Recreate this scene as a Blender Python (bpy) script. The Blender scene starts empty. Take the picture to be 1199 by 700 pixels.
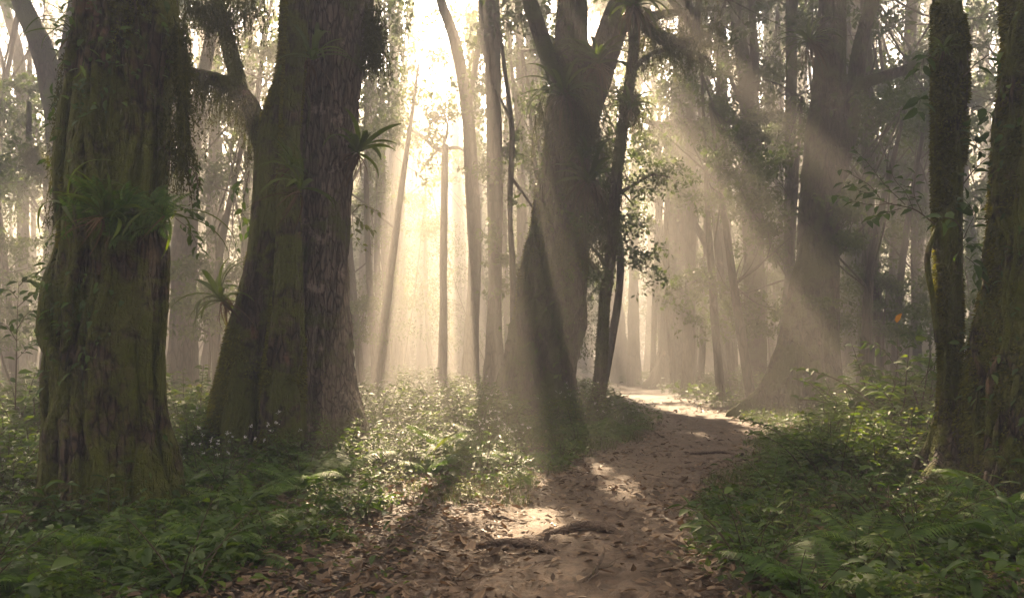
import bpy, math
import numpy as np
from mathutils import Vector

# ------------------------------------------------------------------ camera, sky, sun, exposure
F, HX, HY, CH = 932.0, 599.5, 415.0, 1.6          # focal length in photo pixels, horizon, eye height
SUN_EL, SUN_AZ = math.radians(35.0), math.radians(-4.9)   # azimuth from +Y, minus = towards -X
S = np.array([math.sin(SUN_AZ)*math.cos(SUN_EL), math.cos(SUN_AZ)*math.cos(SUN_EL), math.sin(SUN_EL)])
HAZE_DENSITY = 0.0132
scn = bpy.context.scene
scn.render.resolution_x, scn.render.resolution_y = 1024, 597
COL = scn.collection
cam = bpy.data.cameras.new('camera'); camo = bpy.data.objects.new('camera', cam); COL.objects.link(camo)
cam.sensor_width = 36.0; cam.lens = F/1199.0*36.0; cam.shift_y = (HY-350.0)/1199.0
camo.location = (0, 0, CH); camo.rotation_euler = (math.radians(90), 0, 0)
cam.clip_start = 0.05; cam.clip_end = 2000
scn.camera = camo
w = bpy.data.worlds.new('World'); scn.world = w; w.use_nodes = True
wt = w.node_tree; bg = wt.nodes['Background']
sky = wt.nodes.new('ShaderNodeTexSky'); sky.sky_type = 'NISHITA'; sky.sun_disc = False
sky.sun_elevation = SUN_EL; sky.sun_rotation = SUN_AZ
sky.air_density = 0.35; sky.dust_density = 9.0; sky.ozone_density = 0.2; sky.altitude = 0
wt.links.new(sky.outputs[0], bg.inputs[0]); bg.inputs[1].default_value = 0.055
sl = bpy.data.lights.new('sun', 'SUN'); sl.energy = 5.0; sl.angle = math.radians(0.5); sl.color = (1.0, 0.75, 0.49)
so = bpy.data.objects.new('sun', sl); COL.objects.link(so); so.location = (0, 0, 60)
so.rotation_euler = Vector(S).to_track_quat('Z', 'Y').to_euler()
scn.view_settings.view_transform = 'Standard'; scn.view_settings.look = 'None'
scn.view_settings.exposure = 3.42; scn.view_settings.gamma = 1.0
scn.view_settings.use_curve_mapping = False
cy = scn.cycles
cy.max_bounces = 6; cy.diffuse_bounces = 2; cy.glossy_bounces = 1; cy.transmission_bounces = 2; cy.volume_bounces = 0
cy.transparent_max_bounces = 4; cy.caustics_reflective = False; cy.caustics_refractive = False
cy.use_denoising = True; cy.sample_clamp_indirect = 4.0; cy.use_adaptive_sampling = False

rng = np.random.default_rng(11)

# ------------------------------------------------------------------ maths helpers
def P(px, py, d): return np.array([(px-HX)/F*d, d, CH-(py-HY)/F*d])
def smooth(a, b, x):
    t = np.clip((x-a)/(b-a), 0, 1); return t*t*(3-2*t)
def _h(ix, iy, iz, s):
    n = (ix.astype(np.int64)*374761393 + iy.astype(np.int64)*668265263 + iz.astype(np.int64)*2147483647 + s*974634777) & 0xffffffff
    n = ((n ^ (n >> 13))*1274126177) & 0xffffffff
    n = (n ^ (n >> 16))*2246822519 & 0xffffffff
    return ((n ^ (n >> 15)) & 0xffffff)/float(0xffffff)*2-1
def vn(x, y, z, s=0):
    x, y, z = np.broadcast_arrays(np.asarray(x, float), np.asarray(y, float), np.asarray(z, float))
    xi, yi, zi = np.floor(x), np.floor(y), np.floor(z)
    fx, fy, fz = x-xi, y-yi, z-zi
    fx, fy, fz = fx*fx*(3-2*fx), fy*fy*(3-2*fy), fz*fz*(3-2*fz)
    r = 0
    for a in (0, 1):
        for b in (0, 1):
            for c in (0, 1):
                wgt = (fx if a else 1-fx)*(fy if b else 1-fy)*(fz if c else 1-fz)
                r = r+wgt*_h(xi+a, yi+b, zi+c, s)
    return r
def fbm(x, y, z, s=0, o=4, g=.5):
    r, a = 0, 1.0
    for k in range(o):
        r = r+a*vn(x*2**k, y*2**k, z*2**k, s+k*17); a *= g
    return r
def unit(v): return v/np.maximum(np.linalg.norm(v, axis=-1, keepdims=True), 1e-9)
def rdir(n, up=0.0):
    v = rng.normal(size=(n, 3)); v[:, 2] += up; return unit(v)

# ------------------------------------------------------------------ path and ground
PATH = np.array([  # depth, centre x, half width
    [2.0, 0.05, .95], [5.2, .22, 1.0], [8.0, .68, 1.12], [10.3, 1.62, 1.15], [13.0, 2.75, 1.3], [17.5, 4.4, 1.15],
    [21.3, 4.95, 1.2], [27, 5.05, 1.15], [34.7, 5.5, 1.1], [45, 5.9, 1.1], [60, 5.0, 1.0], [90, 2, 1.0]])
def path_d(x, y):
    "signed distance beyond the path edge (minus inside), and side"
    c = np.interp(y, PATH[:, 0], PATH[:, 1]); h = np.interp(y, PATH[:, 0], PATH[:, 2])
    return np.abs(x-c)-h, np.sign(x-c)
def gz(x, y):
    x = np.asarray(x, float); y = np.asarray(y, float)
    d, s = path_d(x, y)
    wob = .35*vn(x*.9, y*.9, 0, 5)
    bank = smooth(-.3, 2.2, d+wob)*np.where(s < 0, .10, .22)
    hump = smooth(1.5, 6, d)*(.25*vn(x*.22, y*.22, 1, 3)+.12*vn(x*.6, y*.6, 2, 4))
    far = smooth(22, 70, y)*.5*vn(x*.06, y*.06, 3, 8)+smooth(3, 14, d)*smooth(14, 40, y)*.5
    fine = .022*fbm(x*1.7, y*1.7, 0, 9, 3)
    return -.05+bank+hump+far+fine

# ------------------------------------------------------------------ sun shafts: lanes cut through the canopy leaves to make them (target point, radius)
SHAFTS = [(P(505, 570, 9.4), 1.0), (P(432, 548, 10.6), .55), (P(655, 600, 8.0), .5), (P(600, 615, 7.5), .22), (P(712, 585, 9.0), .22),
          (P(640, 480, 18.6), .75), (P(548, 500, 16.5), .8), (P(462, 480, 23), .6), (P(560, 470, 27), .9),
          (P(835, 506, 16.5), .45), (P(905, 497, 18.6), .9), (P(935, 485, 17.5), .6), (P(700, 450, 38), 1.4),
          (P(600, 450, 46), 1.3), (P(560, 520, 14), .35), (P(250, 470, 17), .9), (P(330, 480, 22), 1.3),
          (P(1108, 330, 8.0), .22), (P(1000, 470, 13), .45), (P(1060, 420, 10.5), .3), (P(195, 500, 8.2), .25), (P(420, 330, 12.2), .25), (P(340, 545, 10.5), .3), (P(170, 430, 24), 1.0), (P(90, 450, 30), 1.6)]
_r = np.random.default_rng(4)
SHAFTS += [(P(1092, 230, 8.5), .4), (P(1150, 340, 8.1), .3), (P(1092, 420, 8.5), .3), (P(70, 180, 8), .35), (P(215, 560, 7.9), .35), (P(60, 330, 8.3), .3), (P(490, 470, 21), .8), (P(500, 500, 14), .6), (P(452, 500, 15), .4), (P(425, 480, 18), .5), (P(780, 445, 26), .7), (P(525, 465, 25), .9), (P(440, 470, 19), .7), (P(850, 455, 22), .7), (P(800, 450, 24), .85), (P(770, 440, 22), .5), (P(905, 480, 19), .6), (P(755, 450, 30), 1.0), (P(630, 470, 17.6), .6), (P(665, 480, 17.4), .35), (P(530, 540, 12.5), .5)]
SHAFTS += [(P(880, 462, 20.2), .6), (P(820, 440, 23), .55), (P(760, 430, 26), .6), (P(470, 470, 17), .5), (P(540, 470, 19), .6)]
MAJOR = list(SHAFTS)
SHAFTS += [(P(_r.uniform(380, 640), 450, d), _r.uniform(.5, .9)*(.6+d/45)) for d in _r.uniform(19, 60, 12)]
SHAFTS += [(P(_r.uniform(650, 960), 450, d), _r.uniform(.4, .7)*(.6+d/45)) for d in _r.uniform(24, 55, 10)]
SHAFTS += [(P(_r.uniform(0, 280), 450, d), _r.uniform(.4, .8)*(.6+d/45)) for d in _r.uniform(24, 60, 9)]
def blocked(pts, pad=.2):
    "how many of these points stand in one of the main shafts"
    n = 0; pts = np.atleast_2d(pts)
    for p, r in MAJOR:
        q = pts-p; t = q@S; dist = np.linalg.norm(q-np.outer(t, S), axis=1); n += int(((dist < r*.85+pad) & (t > 1.0)).sum())
    return n
def clear_x(x, d, H, pad=.15):
    "nearest place to x where a trunk of height H keeps out of the main shafts"
    z = np.linspace(0, H, 24); best = None
    for o in sorted(np.arange(-3, 3.01, .3), key=abs):
        if path_d(np.array(x+o), np.array(d))[0] < .5: continue
        b = blocked(np.stack([np.full(24, x+o), np.full(24, d), z], 1), pad)+abs(o)*.25
        if best is None or b < best[0]: best = (b, x+o)
    return x if best is None else best[1]
def carve(C, jitter=.3):
    keep = np.ones(len(C), bool)
    nz = vn(C[:, 0]*1.3, C[:, 1]*1.3, C[:, 2]*1.3, 77)
    U = np.cross(S, [0, 0, 1.0]); U /= np.linalg.norm(U); W = np.cross(U, S)        # gaps cut through far crowns along the sun's direction, to make beams
    u, v = C@U, C@W
    gap = vn(u/2.3, v/2.3, 0, 88)+.4*vn(u/.9, v/.9, 0, 89)
    keep &= ~((C[:, 1] > 40) & (C[:, 2] > 6) & (gap > -.01))
    for p, r in SHAFTS:
        q = C-p; t = q@S
        dist = np.linalg.norm(q-np.outer(t, S), axis=1)
        keep &= ~((dist < r*(1+jitter*nz)) & (t > 0.8))
    return keep

# ------------------------------------------------------------------ object helpers
ORG = {}
def mesh(name, V, quads=None, tris=None, mat=None, smooth_shade=True):
    me = bpy.data.meshes.new(name)
    quads = np.zeros((0, 4), np.int64) if quads is None else np.asarray(quads, np.int64)
    tris = np.zeros((0, 3), np.int64) if tris is None else np.asarray(tris, np.int64)
    nq, nt = len(quads), len(tris)
    me.vertices.add(len(V)); me.vertices.foreach_set('co', np.asarray(V, np.float32).ravel())
    me.loops.add(nq*4+nt*3); me.loops.foreach_set('vertex_index', np.concatenate([quads.ravel(), tris.ravel()]).astype(np.int32))
    me.polygons.add(nq+nt)
    me.polygons.foreach_set('loop_start', np.concatenate([np.arange(nq)*4, nq*4+np.arange(nt)*3]).astype(np.int32))
    me.polygons.foreach_set('use_smooth', np.full(nq+nt, smooth_shade))
    me.update(calc_edges=True)
    if mat: me.materials.append(mat)
    return me
def obj(name, me, parent=None, loc=None):
    o = bpy.data.objects.new(name, me); COL.objects.link(o)
    if parent is not None: o.parent = parent; ORG[o.name] = ORG[parent.name]
    else:
        o.location = (0, 0, 0) if loc is None else loc; ORG[o.name] = np.array(o.location)
    return o
def tag(o, label=None, cat=None, group=None, kind=None):
    if label: o['label'] = label
    if cat: o['category'] = cat
    if group: o['group'] = group
    if kind: o['kind'] = kind
    return o
def thing(name, loc, label, cat, group=None):
    o = bpy.data.objects.new(name, None); o.empty_display_size = .2; COL.objects.link(o)
    o.location = loc; ORG[o.name] = np.array(loc, float)
    return tag(o, label, cat, group)
class MB:
    "collects world-space faces, builds one mesh object"
    def __init__(s): s.V, s.Q, s.T, s.n = [], [], [], 0
    def add(s, V, Q=None, T=None):
        V = np.asarray(V).reshape(-1, 3)
        if Q is not None and len(Q): s.Q.append(np.asarray(Q)+s.n)
        if T is not None and len(T): s.T.append(np.asarray(T)+s.n)
        s.V.append(V); s.n += len(V); return s
    def mesh(s, name, mat, org=(0, 0, 0), sm=True):
        return mesh(name, np.concatenate(s.V)-np.asarray(org), np.concatenate(s.Q) if s.Q else None, np.concatenate(s.T) if s.T else None, mat, sm)
    def build(s, name, mat, parent=None, loc=None, sm=True):
        org = ORG[parent.name] if parent is not None else (np.zeros(3) if loc is None else np.asarray(loc))
        return obj(name, s.mesh(name, mat, org, sm), parent, loc)

# ------------------------------------------------------------------ leaf, ribbon, tube makers (all vectorised)
def leaf_quads(mb, C, D, N, L, W, droop=0.0):
    "diamond leaves: base, two shoulders, tip"
    D = unit(D); Sd = unit(np.cross(D, N)); n = unit(np.cross(Sd, D)); L = np.broadcast_to(L, len(C))[:, None]; W = np.broadcast_to(W, len(C))[:, None]
    m = C+D*L*.45; lift = n*W*.12
    V = np.stack([C, m+Sd*W*.5+lift, C+D*L-n*L*droop, m-Sd*W*.5+lift], 1)
    mb.add(V, np.arange(len(C)*4).reshape(-1, 4))
def leaf_fold(mb, C, D, N, L, W, curl=.25, fold=.25):
    "leaf with midrib fold, shoulders and a drooping tip"
    D = unit(D); Sd = unit(np.cross(D, N)); n = unit(np.cross(Sd, D)); K = len(C)
    L = np.broadcast_to(L, K)[:, None]; W = np.broadcast_to(W, K)[:, None]; cu = np.broadcast_to(curl, K)[:, None]
    def at(t): return C+D*L*t-n*L*cu*t*t
    up = n*W*fold
    V = np.stack([C, at(.22), at(.55), at(1.0)-n*0, at(.22)+Sd*W*.40+up*.8, at(.55)+Sd*W*.46+up, at(.22)-Sd*W*.40+up*.8, at(.55)-Sd*W*.46+up,
                  at(.82)+Sd*W*.22+up*.4, at(.82)-Sd*W*.22+up*.4, at(.82)], 1)
    b = (np.arange(K)*11)[:, None]
    Q = np.concatenate([b+np.array([[1, 4, 5, 2]]), b+np.array([[1, 2, 7, 6]]), b+np.array([[2, 5, 8, 10]]), b+np.array([[2, 10, 9, 7]])])
    T = np.concatenate([b+np.array([[0, 4, 1]]), b+np.array([[0, 1, 6]]), b+np.array([[10, 8, 3]]), b+np.array([[10, 3, 9]])])
    mb.add(V, Q, T)
def arcs(C, az, el, L, bend, K, twist=0.0):
    "N curved paths (N,K,3) that start at C, rise at el and bend down by bend radians over their length"
    s = np.linspace(0, 1, K)[None, :]
    e = el[:, None]-np.broadcast_to(bend, len(C))[:, None]*s**1.1; a = az[:, None]+twist*s
    d = np.stack([np.cos(e)*np.cos(a), np.cos(e)*np.sin(a), np.sin(e)], -1)
    step = (np.broadcast_to(L, len(C))/(K-1))[:, None, None]
    p = np.concatenate([np.zeros((len(C), 1, 3)), np.cumsum((d[:, :-1]+d[:, 1:])*.5*step, 1)], 1)+C[:, None]
    side = np.stack([-np.sin(a), np.cos(a), np.zeros_like(a)], -1)
    return p, d, side
def ribbon(mb, p, side, wd, fold=0.0):
    "p (N,K,3), side (N,K,3), wd (N,K) full width; fold lifts edges"
    N, K, _ = p.shape; wd = np.broadcast_to(wd, (N, K))[..., None]
    up = np.zeros_like(p); up[..., 2] = 1
    if fold:
        V = np.stack([p+side*wd*.5+up*wd*fold, p, p-side*wd*.5+up*wd*fold], 2); m = 3
    else:
        V = np.stack([p+side*wd*.5, p-side*wd*.5], 2); m = 2
    i = np.arange(N)[:, None, None]*K*m+np.arange(K-1)[None, :, None]*m+np.arange(m-1)[None, None, :]
    i = i.ravel()
    mb.add(V, np.stack([i, i+1, i+1+m, i+m], 1))
def spline(ctrl, n):
    c = np.asarray(ctrl, float); k = len(c)
    if k < 3: t = np.linspace(0, 1, n)[:, None]; return c[0]+(c[-1]-c[0])*t
    dl = np.r_[0, np.cumsum(np.maximum(np.linalg.norm(np.diff(c[:, :3], axis=0), axis=1), 1e-6))]
    t = np.linspace(0, dl[-1], n); i = np.clip(np.searchsorted(dl, t, 'right')-1, 0, k-2)
    m = np.gradient(c, dl, axis=0)
    h = (dl[i+1]-dl[i])[:, None]; u = ((t-dl[i])/(dl[i+1]-dl[i]))[:, None]
    return ((2*u**3-3*u*u+1)*c[i]+(u**3-2*u*u+u)*h*m[i]+(-2*u**3+3*u*u)*c[i+1]+(u**3-u*u)*h*m[i+1])
def tube(mb, ctrl, rad, nu=6, nv=12, seed=0, rough=.08, mod=None):
    "tapered tube along control points; mod(theta, s, p) multiplies the radius. Returns grid (nv,nu,3), centre line"
    c = spline(np.c_[np.asarray(ctrl, float), np.asarray(rad, float)], nv); p, r = c[:, :3], np.maximum(c[:, 3], .0015)
    T = unit(np.gradient(p, axis=0)); ref = np.array([1.0, 0, 0]) if abs(T[0, 0]) < .8 else np.array([0, 0, 1.0])
    U = np.zeros_like(p)
    for i in range(nv):
        ref = ref-T[i]*(ref@T[i]); ref /= np.linalg.norm(ref); U[i] = ref
    Wv = np.cross(T, U); th = np.linspace(0, 2*math.pi, nu, endpoint=False)
    R = r[:, None]*(1+rough*fbm(np.cos(th)[None]*1.5+seed*3.1, np.sin(th)[None]*1.5+p[:, 2:3]*1.3, p[:, :1]*1.3, seed, 2))
    if mod is not None: R = R*mod(th[None, :], p)
    G = p[:, None]+R[..., None]*(np.cos(th)[None, :, None]*U[:, None]+np.sin(th)[None, :, None]*Wv[:, None])
    i = (np.arange(nv-1)[:, None]*nu+np.arange(nu)[None]).ravel(); j = (np.arange(nv-1)[:, None]*nu+(np.arange(nu)[None]+1) % nu).ravel()
    V = np.concatenate([G.reshape(-1, 3), p[-1:]+T[-1]*r[-1]*.5]); tip = len(V)-1
    k = (nv-1)*nu+np.arange(nu); T3 = np.stack([k, (nv-1)*nu+(np.arange(nu)+1) % nu, np.full(nu, tip)], 1)
    mb.add(V, np.stack([i, j, j+nu, i+nu], 1), T3)
    return G, p

# ------------------------------------------------------------------ materials
def nodes(name):
    m = bpy.data.materials.new(name); m.use_nodes = True; t = m.node_tree; t.nodes.clear()
    return m, t, t.nodes.new('ShaderNodeOutputMaterial')
def nd(t, kind, **kw):
    n = t.nodes.new(kind)
    for k, v in kw.items():
        if k.startswith('_'): setattr(n, k[1:], v)
        else:
            s = n.inputs[k.replace('__', ' ')] if not k.startswith('i') or not k[1:].isdigit() else n.inputs[int(k[1:])]
            if hasattr(v, 'is_output') or isinstance(v, bpy.types.NodeSocket): t.links.new(v, s)
            else: s.default_value = v
    return n
def ramp(t, fac, stops, interp='LINEAR'):
    n = t.nodes.new('ShaderNodeValToRGB'); t.links.new(fac, n.inputs[0]); n.color_ramp.interpolation = interp
    e = n.color_ramp.elements
    while len(e) < len(stops): e.new(.5)
    for q, (p, c) in zip(e, stops): q.position = p; q.color = (*c, 1) if len(c) == 3 else c
    return n.outputs[0]
def noise(t, vec, scale, detail=4, rough=.55, **k):
    return nd(t, 'ShaderNodeTexNoise', Vector=vec, Scale=scale, Detail=detail, Roughness=rough).outputs[0]
def mathn(t, op, a, b=0.0, clamp=False):
    n = t.nodes.new('ShaderNodeMath'); n.operation = op; n.use_clamp = clamp
    for i, v in enumerate((a, b)):
        if isinstance(v, (int, float)): n.inputs[i].default_value = v
        else: t.links.new(v, n.inputs[i])
    return n.outputs[0]
def mixc(t, fac, a, b):
    n = t.nodes.new('ShaderNodeMix'); n.data_type = 'RGBA'
    for s, v in ((n.inputs[0], fac), (n.inputs[6], a), (n.inputs[7], b)):
        if isinstance(v, (tuple, float, int)): s.default_value = v if not isinstance(v, tuple) or len(v) == 4 else (*v, 1)
        else: t.links.new(v, s)
    return n.outputs[2]
def coords(t, scale=(1, 1, 1), src='Object'):
    tc = t.nodes.new('ShaderNodeTexCoord'); mp = t.nodes.new('ShaderNodeMapping'); mp.inputs['Scale'].default_value = scale
    t.links.new(tc.outputs[src], mp.inputs[0]); return mp.outputs[0]
def leaf_mat(name, stops, trans=.45, gloss=.35, tint=(1.45, 1.5, .45)):
    "leaf: colour differs leaf by leaf, lets light through, a little sheen"
    m, t, out = nodes(name)
    g = t.nodes.new('ShaderNodeNewGeometry')
    oi = t.nodes.new('ShaderNodeObjectInfo')
    v = mathn(t, 'ADD', mathn(t, 'MULTIPLY', g.outputs['Random Per Island'], .75), mathn(t, 'MULTIPLY', oi.outputs['Random'], .25))
    c = ramp(t, v, stops)
    nz = noise(t, coords(t), 38.0, 3)
    c = mixc(t, mathn(t, 'MULTIPLY', nz, .5), c, mixc(t, .55, c, (.02, .02, .008)))
    b = nd(t, 'ShaderNodeBsdfPrincipled', Base__Color=c, Roughness=.55); b.inputs['Specular IOR Level'].default_value = gloss*.5
    tcol = nd(t, 'ShaderNodeVectorMath', _operation='MULTIPLY', i0=c, i1=tint).outputs[0]
    tr = nd(t, 'ShaderNodeBsdfTranslucent', Color=tcol)
    mx = nd(t, 'ShaderNodeMixShader', i0=trans, i1=b.outputs[0], i2=tr.outputs[0])
    t.links.new(mx.outputs[0], out.inputs[0]); return m
def bark_mat(name, dark, light, moss, moss_amt, scale=1.0, strength=.9, patch=None, zs=.22):
    m, t, out = nodes(name)
    cv = coords(t, (1, 1, zs)); cu = coords(t)
    f1 = noise(t, cv, 9*scale, 8, .65); f2 = noise(t, cv, 34*scale, 5, .6)
    vo = nd(t, 'ShaderNodeTexVoronoi', Vector=cv, Scale=16*scale, _feature='DISTANCE_TO_EDGE').outputs[0]
    crack = ramp(t, vo, [(0, (0, 0, 0)), (.16, (1, 1, 1))])
    c = mixc(t, ramp(t, f1, [(.3, (0, 0, 0)), (.7, (1, 1, 1))]), dark, light)
    c = mixc(t, mathn(t, 'MULTIPLY', f2, .8), c, mixc(t, .6, c, dark)); c = mixc(t, crack, tuple(x*.5 for x in dark), c) if zs < 1 else c
    lich = ramp(t, noise(t, cu, 2.3*scale, 6, .7), [(.58, (0, 0, 0)), (.66, (1, 1, 1))])
    c = mixc(t, mathn(t, 'MULTIPLY', lich, .5), c, tuple(min(1, x*1.9) for x in light))
    if patch: c = mixc(t, ramp(t, noise(t, cu, 1.1, 5, .7), [(.60, (0, 0, 0)), (.66, (1, 1, 1))]), c, patch)
    mm = mathn(t, 'ADD', noise(t, cu, 1.7*scale, 7, .62), mathn(t, 'MULTIPLY', noise(t, cu, 11*scale, 4), .25))
    lo = .78-.4*moss_amt
    mk = ramp(t, mm, [(lo, (0, 0, 0)), (lo+.11, (1, 1, 1))])
    mc = mixc(t, noise(t, cu, 23, 4), tuple(x*.55 for x in moss), tuple(x*1.7 for x in moss))
    c = mixc(t, mk, c, mc)
    h = mathn(t, 'ADD', mathn(t, 'MULTIPLY', f1, .6), mathn(t, 'ADD', mathn(t, 'MULTIPLY', f2, .35), mathn(t, 'MULTIPLY', crack, .45)))
    h = mathn(t, 'ADD', h, mathn(t, 'MULTIPLY', mk, mathn(t, 'MULTIPLY', noise(t, cu, 60, 3), .8)))
    bp = nd(t, 'ShaderNodeBump', Height=h, Strength=strength, Distance=.09)
    b = nd(t, 'ShaderNodeBsdfPrincipled', Base__Color=c, Roughness=.85, Normal=bp.outputs[0]); b.inputs['Specular IOR Level'].default_value = .25
    t.links.new(b.outputs[0], out.inputs[0]); return m
def plain(name, stops, rough=.8, scale=12):
    m, t, out = nodes(name)
    g = t.nodes.new('ShaderNodeNewGeometry')
    v = mathn(t, 'ADD', mathn(t, 'MULTIPLY', g.outputs['Random Per Island'], .7), mathn(t, 'MULTIPLY', noise(t, coords(t), scale, 4), .3))
    b = nd(t, 'ShaderNodeBsdfPrincipled', Base__Color=ramp(t, v, stops), Roughness=rough); b.inputs['Specular IOR Level'].default_value = .25
    t.links.new(b.outputs[0], out.inputs[0]); return m
M = {}
M['bark_moss'] = bark_mat('mossy_bark', (.018, .012, .007), (.12, .085, .052), (.082, .096, .009), .60, 1.0, 1.0, patch=(.16, .09, .055))
M['bark_grey'] = bark_mat('furrowed_grey_brown_bark', (.035, .026, .018), (.26, .205, .16), (.065, .076, .012), .32, 1.0, 1.0)
M['bark_mid'] = bark_mat('forest_bark', (.030, .022, .015), (.12, .090, .062), (.065, .075, .018), .55, .8, .9)
M['bark_far'] = bark_mat('pale_bark', (.05, .038, .027), (.17, .135, .10), (.05, .055, .022), .4, .5, .5)
M['twig'] = plain('twig_bark', [(0, (.035, .025, .016)), (1, (.09, .065, .04))])
M['moss'] = leaf_mat('moss_tufts', [(0, (.028, .036, .003)), (.5, (.090, .105, .009)), (1, (.20, .21, .020))], .42, .1, (1.5, 1.3, .5))
M['hang'] = leaf_mat('hanging_moss', [(0, (.028, .032, .008)), (.6, (.065, .072, .015)), (1, (.12, .12, .03))], .35, .1)
M['crown'] = leaf_mat('canopy_leaves', [(0, (.026, .044, .010)), (.6, (.052, .080, .018)), (1, (.085, .095, .028))], .45, .3)
M['under'] = leaf_mat('understorey_leaves', [(0, (.035, .060, .012)), (.6, (.070, .115, .022)), (1, (.12, .165, .035))], .5, .3)
M['fern'] = leaf_mat('fern_green', [(0, (.030, .072, .010)), (.6, (.065, .135, .016)), (1, (.12, .19, .022))], .42, .45)
M['herb'] = leaf_mat('herb_green', [(0, (.030, .060, .009)), (.5, (.065, .120, .015)), (.88, (.11, .155, .022)), (1, (.20, .19, .03))], .45, .3)
M['broad'] = leaf_mat('glossy_green', [(0, (.024, .054, .010)), (.6, (.048, .100, .015)), (1, (.10, .16, .02))], .38, .6)
M['lime'] = leaf_mat('yellow_green', [(0, (.07, .09, .018)), (.6, (.12, .15, .028)), (1, (.2, .2, .04))], .5, .4)
M['grass'] = leaf_mat('grass_green', [(0, (.03, .055, .012)), (.6, (.055, .085, .018)), (1, (.12, .13, .03))], .45, .3)
M['epi'] = leaf_mat('strap_leaf_green', [(0, (.038, .062, .010)), (.5, (.075, .115, .015)), (.88, (.12, .16, .02)), (1, (.13, .10, .03))], .5, .5)
M['litter'] = leaf_mat('fallen_leaves', [(0, (.038, .024, .013)), (.3, (.085, .055, .031)), (.6, (.17, .115, .066)), (.85, (.30, .215, .13)), (.96, (.34, .24, .15)), (1, (.30, .16, .04))], .15, .6, (1.3, 1, .7))
M['dry'] = leaf_mat('dry_fronds', [(0, (.05, .035, .018)), (1, (.17, .12, .06))], .35, .2, (1.3, 1, .7))
M['orange'] = leaf_mat('orange_leaf', [(0, (.42, .20, .015)), (1, (.5, .26, .02))], .4, .3, (1.3, 1, .6))
M['white'] = plain('white_petals', [(0, (.55, .52, .50)), (1, (.8, .76, .74))], .6)
M['root'] = bark_mat('root_bark', (.035, .024, .016), (.20, .145, .10), (.04, .05, .012), .12, 1.0, .6, zs=1.0)

def ground_mat():
    m, t, out = nodes('forest_floor')
    cu = coords(t)
    at = nd(t, 'ShaderNodeAttribute', _attribute_name='path').outputs['Fac']
    n1 = noise(t, cu, 1.3, 8, .65); n2 = noise(t, cu, 14, 8, .7); n3 = noise(t, cu, 70, 5, .65)
    dirt = mixc(t, ramp(t, n1, [(.35, (0, 0, 0)), (.68, (1, 1, 1))]), (.105, .070, .040), (.215, .150, .092))
    dirt = mixc(t, ramp(t, n2, [(.35, (1, 1, 1)), (.6, (0, 0, 0))]), dirt, (.060, .042, .025))
    dirt = mixc(t, ramp(t, n3, [(.62, (0, 0, 0)), (.72, (1, 1, 1))]), dirt, (.32, .235, .15))
    hum = mixc(t, n2, (.020, .014, .009), (.070, .046, .028))
    hum = mixc(t, ramp(t, n3, [(.60, (0, 0, 0)), (.68, (1, 1, 1))]), hum, (.14, .085, .045))
    e = mathn(t, 'ADD', at, mathn(t, 'MULTIPLY', mathn(t, 'SUBTRACT', n2, .5), .9))
    c = mixc(t, ramp(t, e, [(.35, (0, 0, 0)), (.65, (1, 1, 1))]), hum, dirt)
    h = mathn(t, 'ADD', mathn(t, 'MULTIPLY', n2, .7), mathn(t, 'MULTIPLY', n3, .3))
    bp = nd(t, 'ShaderNodeBump', Height=h, Strength=.9, Distance=.05)
    b = nd(t, 'ShaderNodeBsdfPrincipled', Base__Color=c, Roughness=.72, Normal=bp.outputs[0]); b.inputs['Specular IOR Level'].default_value = .35
    t.links.new(b.outputs[0], out.inputs[0]); return m

# ------------------------------------------------------------------ ground: one sheet to the horizon
def make_ground():
    ys = np.concatenate([np.arange(-14, 2, .5), np.arange(2, 14, .035), np.arange(14, 30, .09), np.arange(30, 80, .6), np.geomspace(80, 420, 24)])
    xs = np.concatenate([-np.geomspace(400, 14, 26), np.arange(-13.5, -5, .25), np.arange(-5, 7, .04), np.arange(7, 14, .25), np.geomspace(14, 400, 26)])
    X, Y = np.meshgrid(xs, ys); Z = gz(X, Y)
    d, _ = path_d(X, Y)
    Z = Z+np.where((Y < 30) & (np.abs(X) < 9), .015*fbm(X*7, Y*7, 0, 31, 4)+.012*vn(X*2.7, Y*2.7, 0, 33), 0)*(1+smooth(.4, -.2, d)*.3)
    V = np.stack([X, Y, Z], -1).reshape(-1, 3); ny, nx = X.shape
    i = (np.arange(ny-1)[:, None]*nx+np.arange(nx-1)[None]).ravel()
    me = mesh('ground', V, np.stack([i, i+1, i+1+nx, i+nx], 1), mat=ground_mat())
    a = me.attributes.new('path', 'FLOAT', 'POINT'); a.data.foreach_set('value', smooth(.55, -.35, d).ravel().astype(np.float32))
    tag(obj('ground', me), 'brown forest floor with a worn dirt footpath winding away', 'ground', kind='structure')
make_ground()

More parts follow.
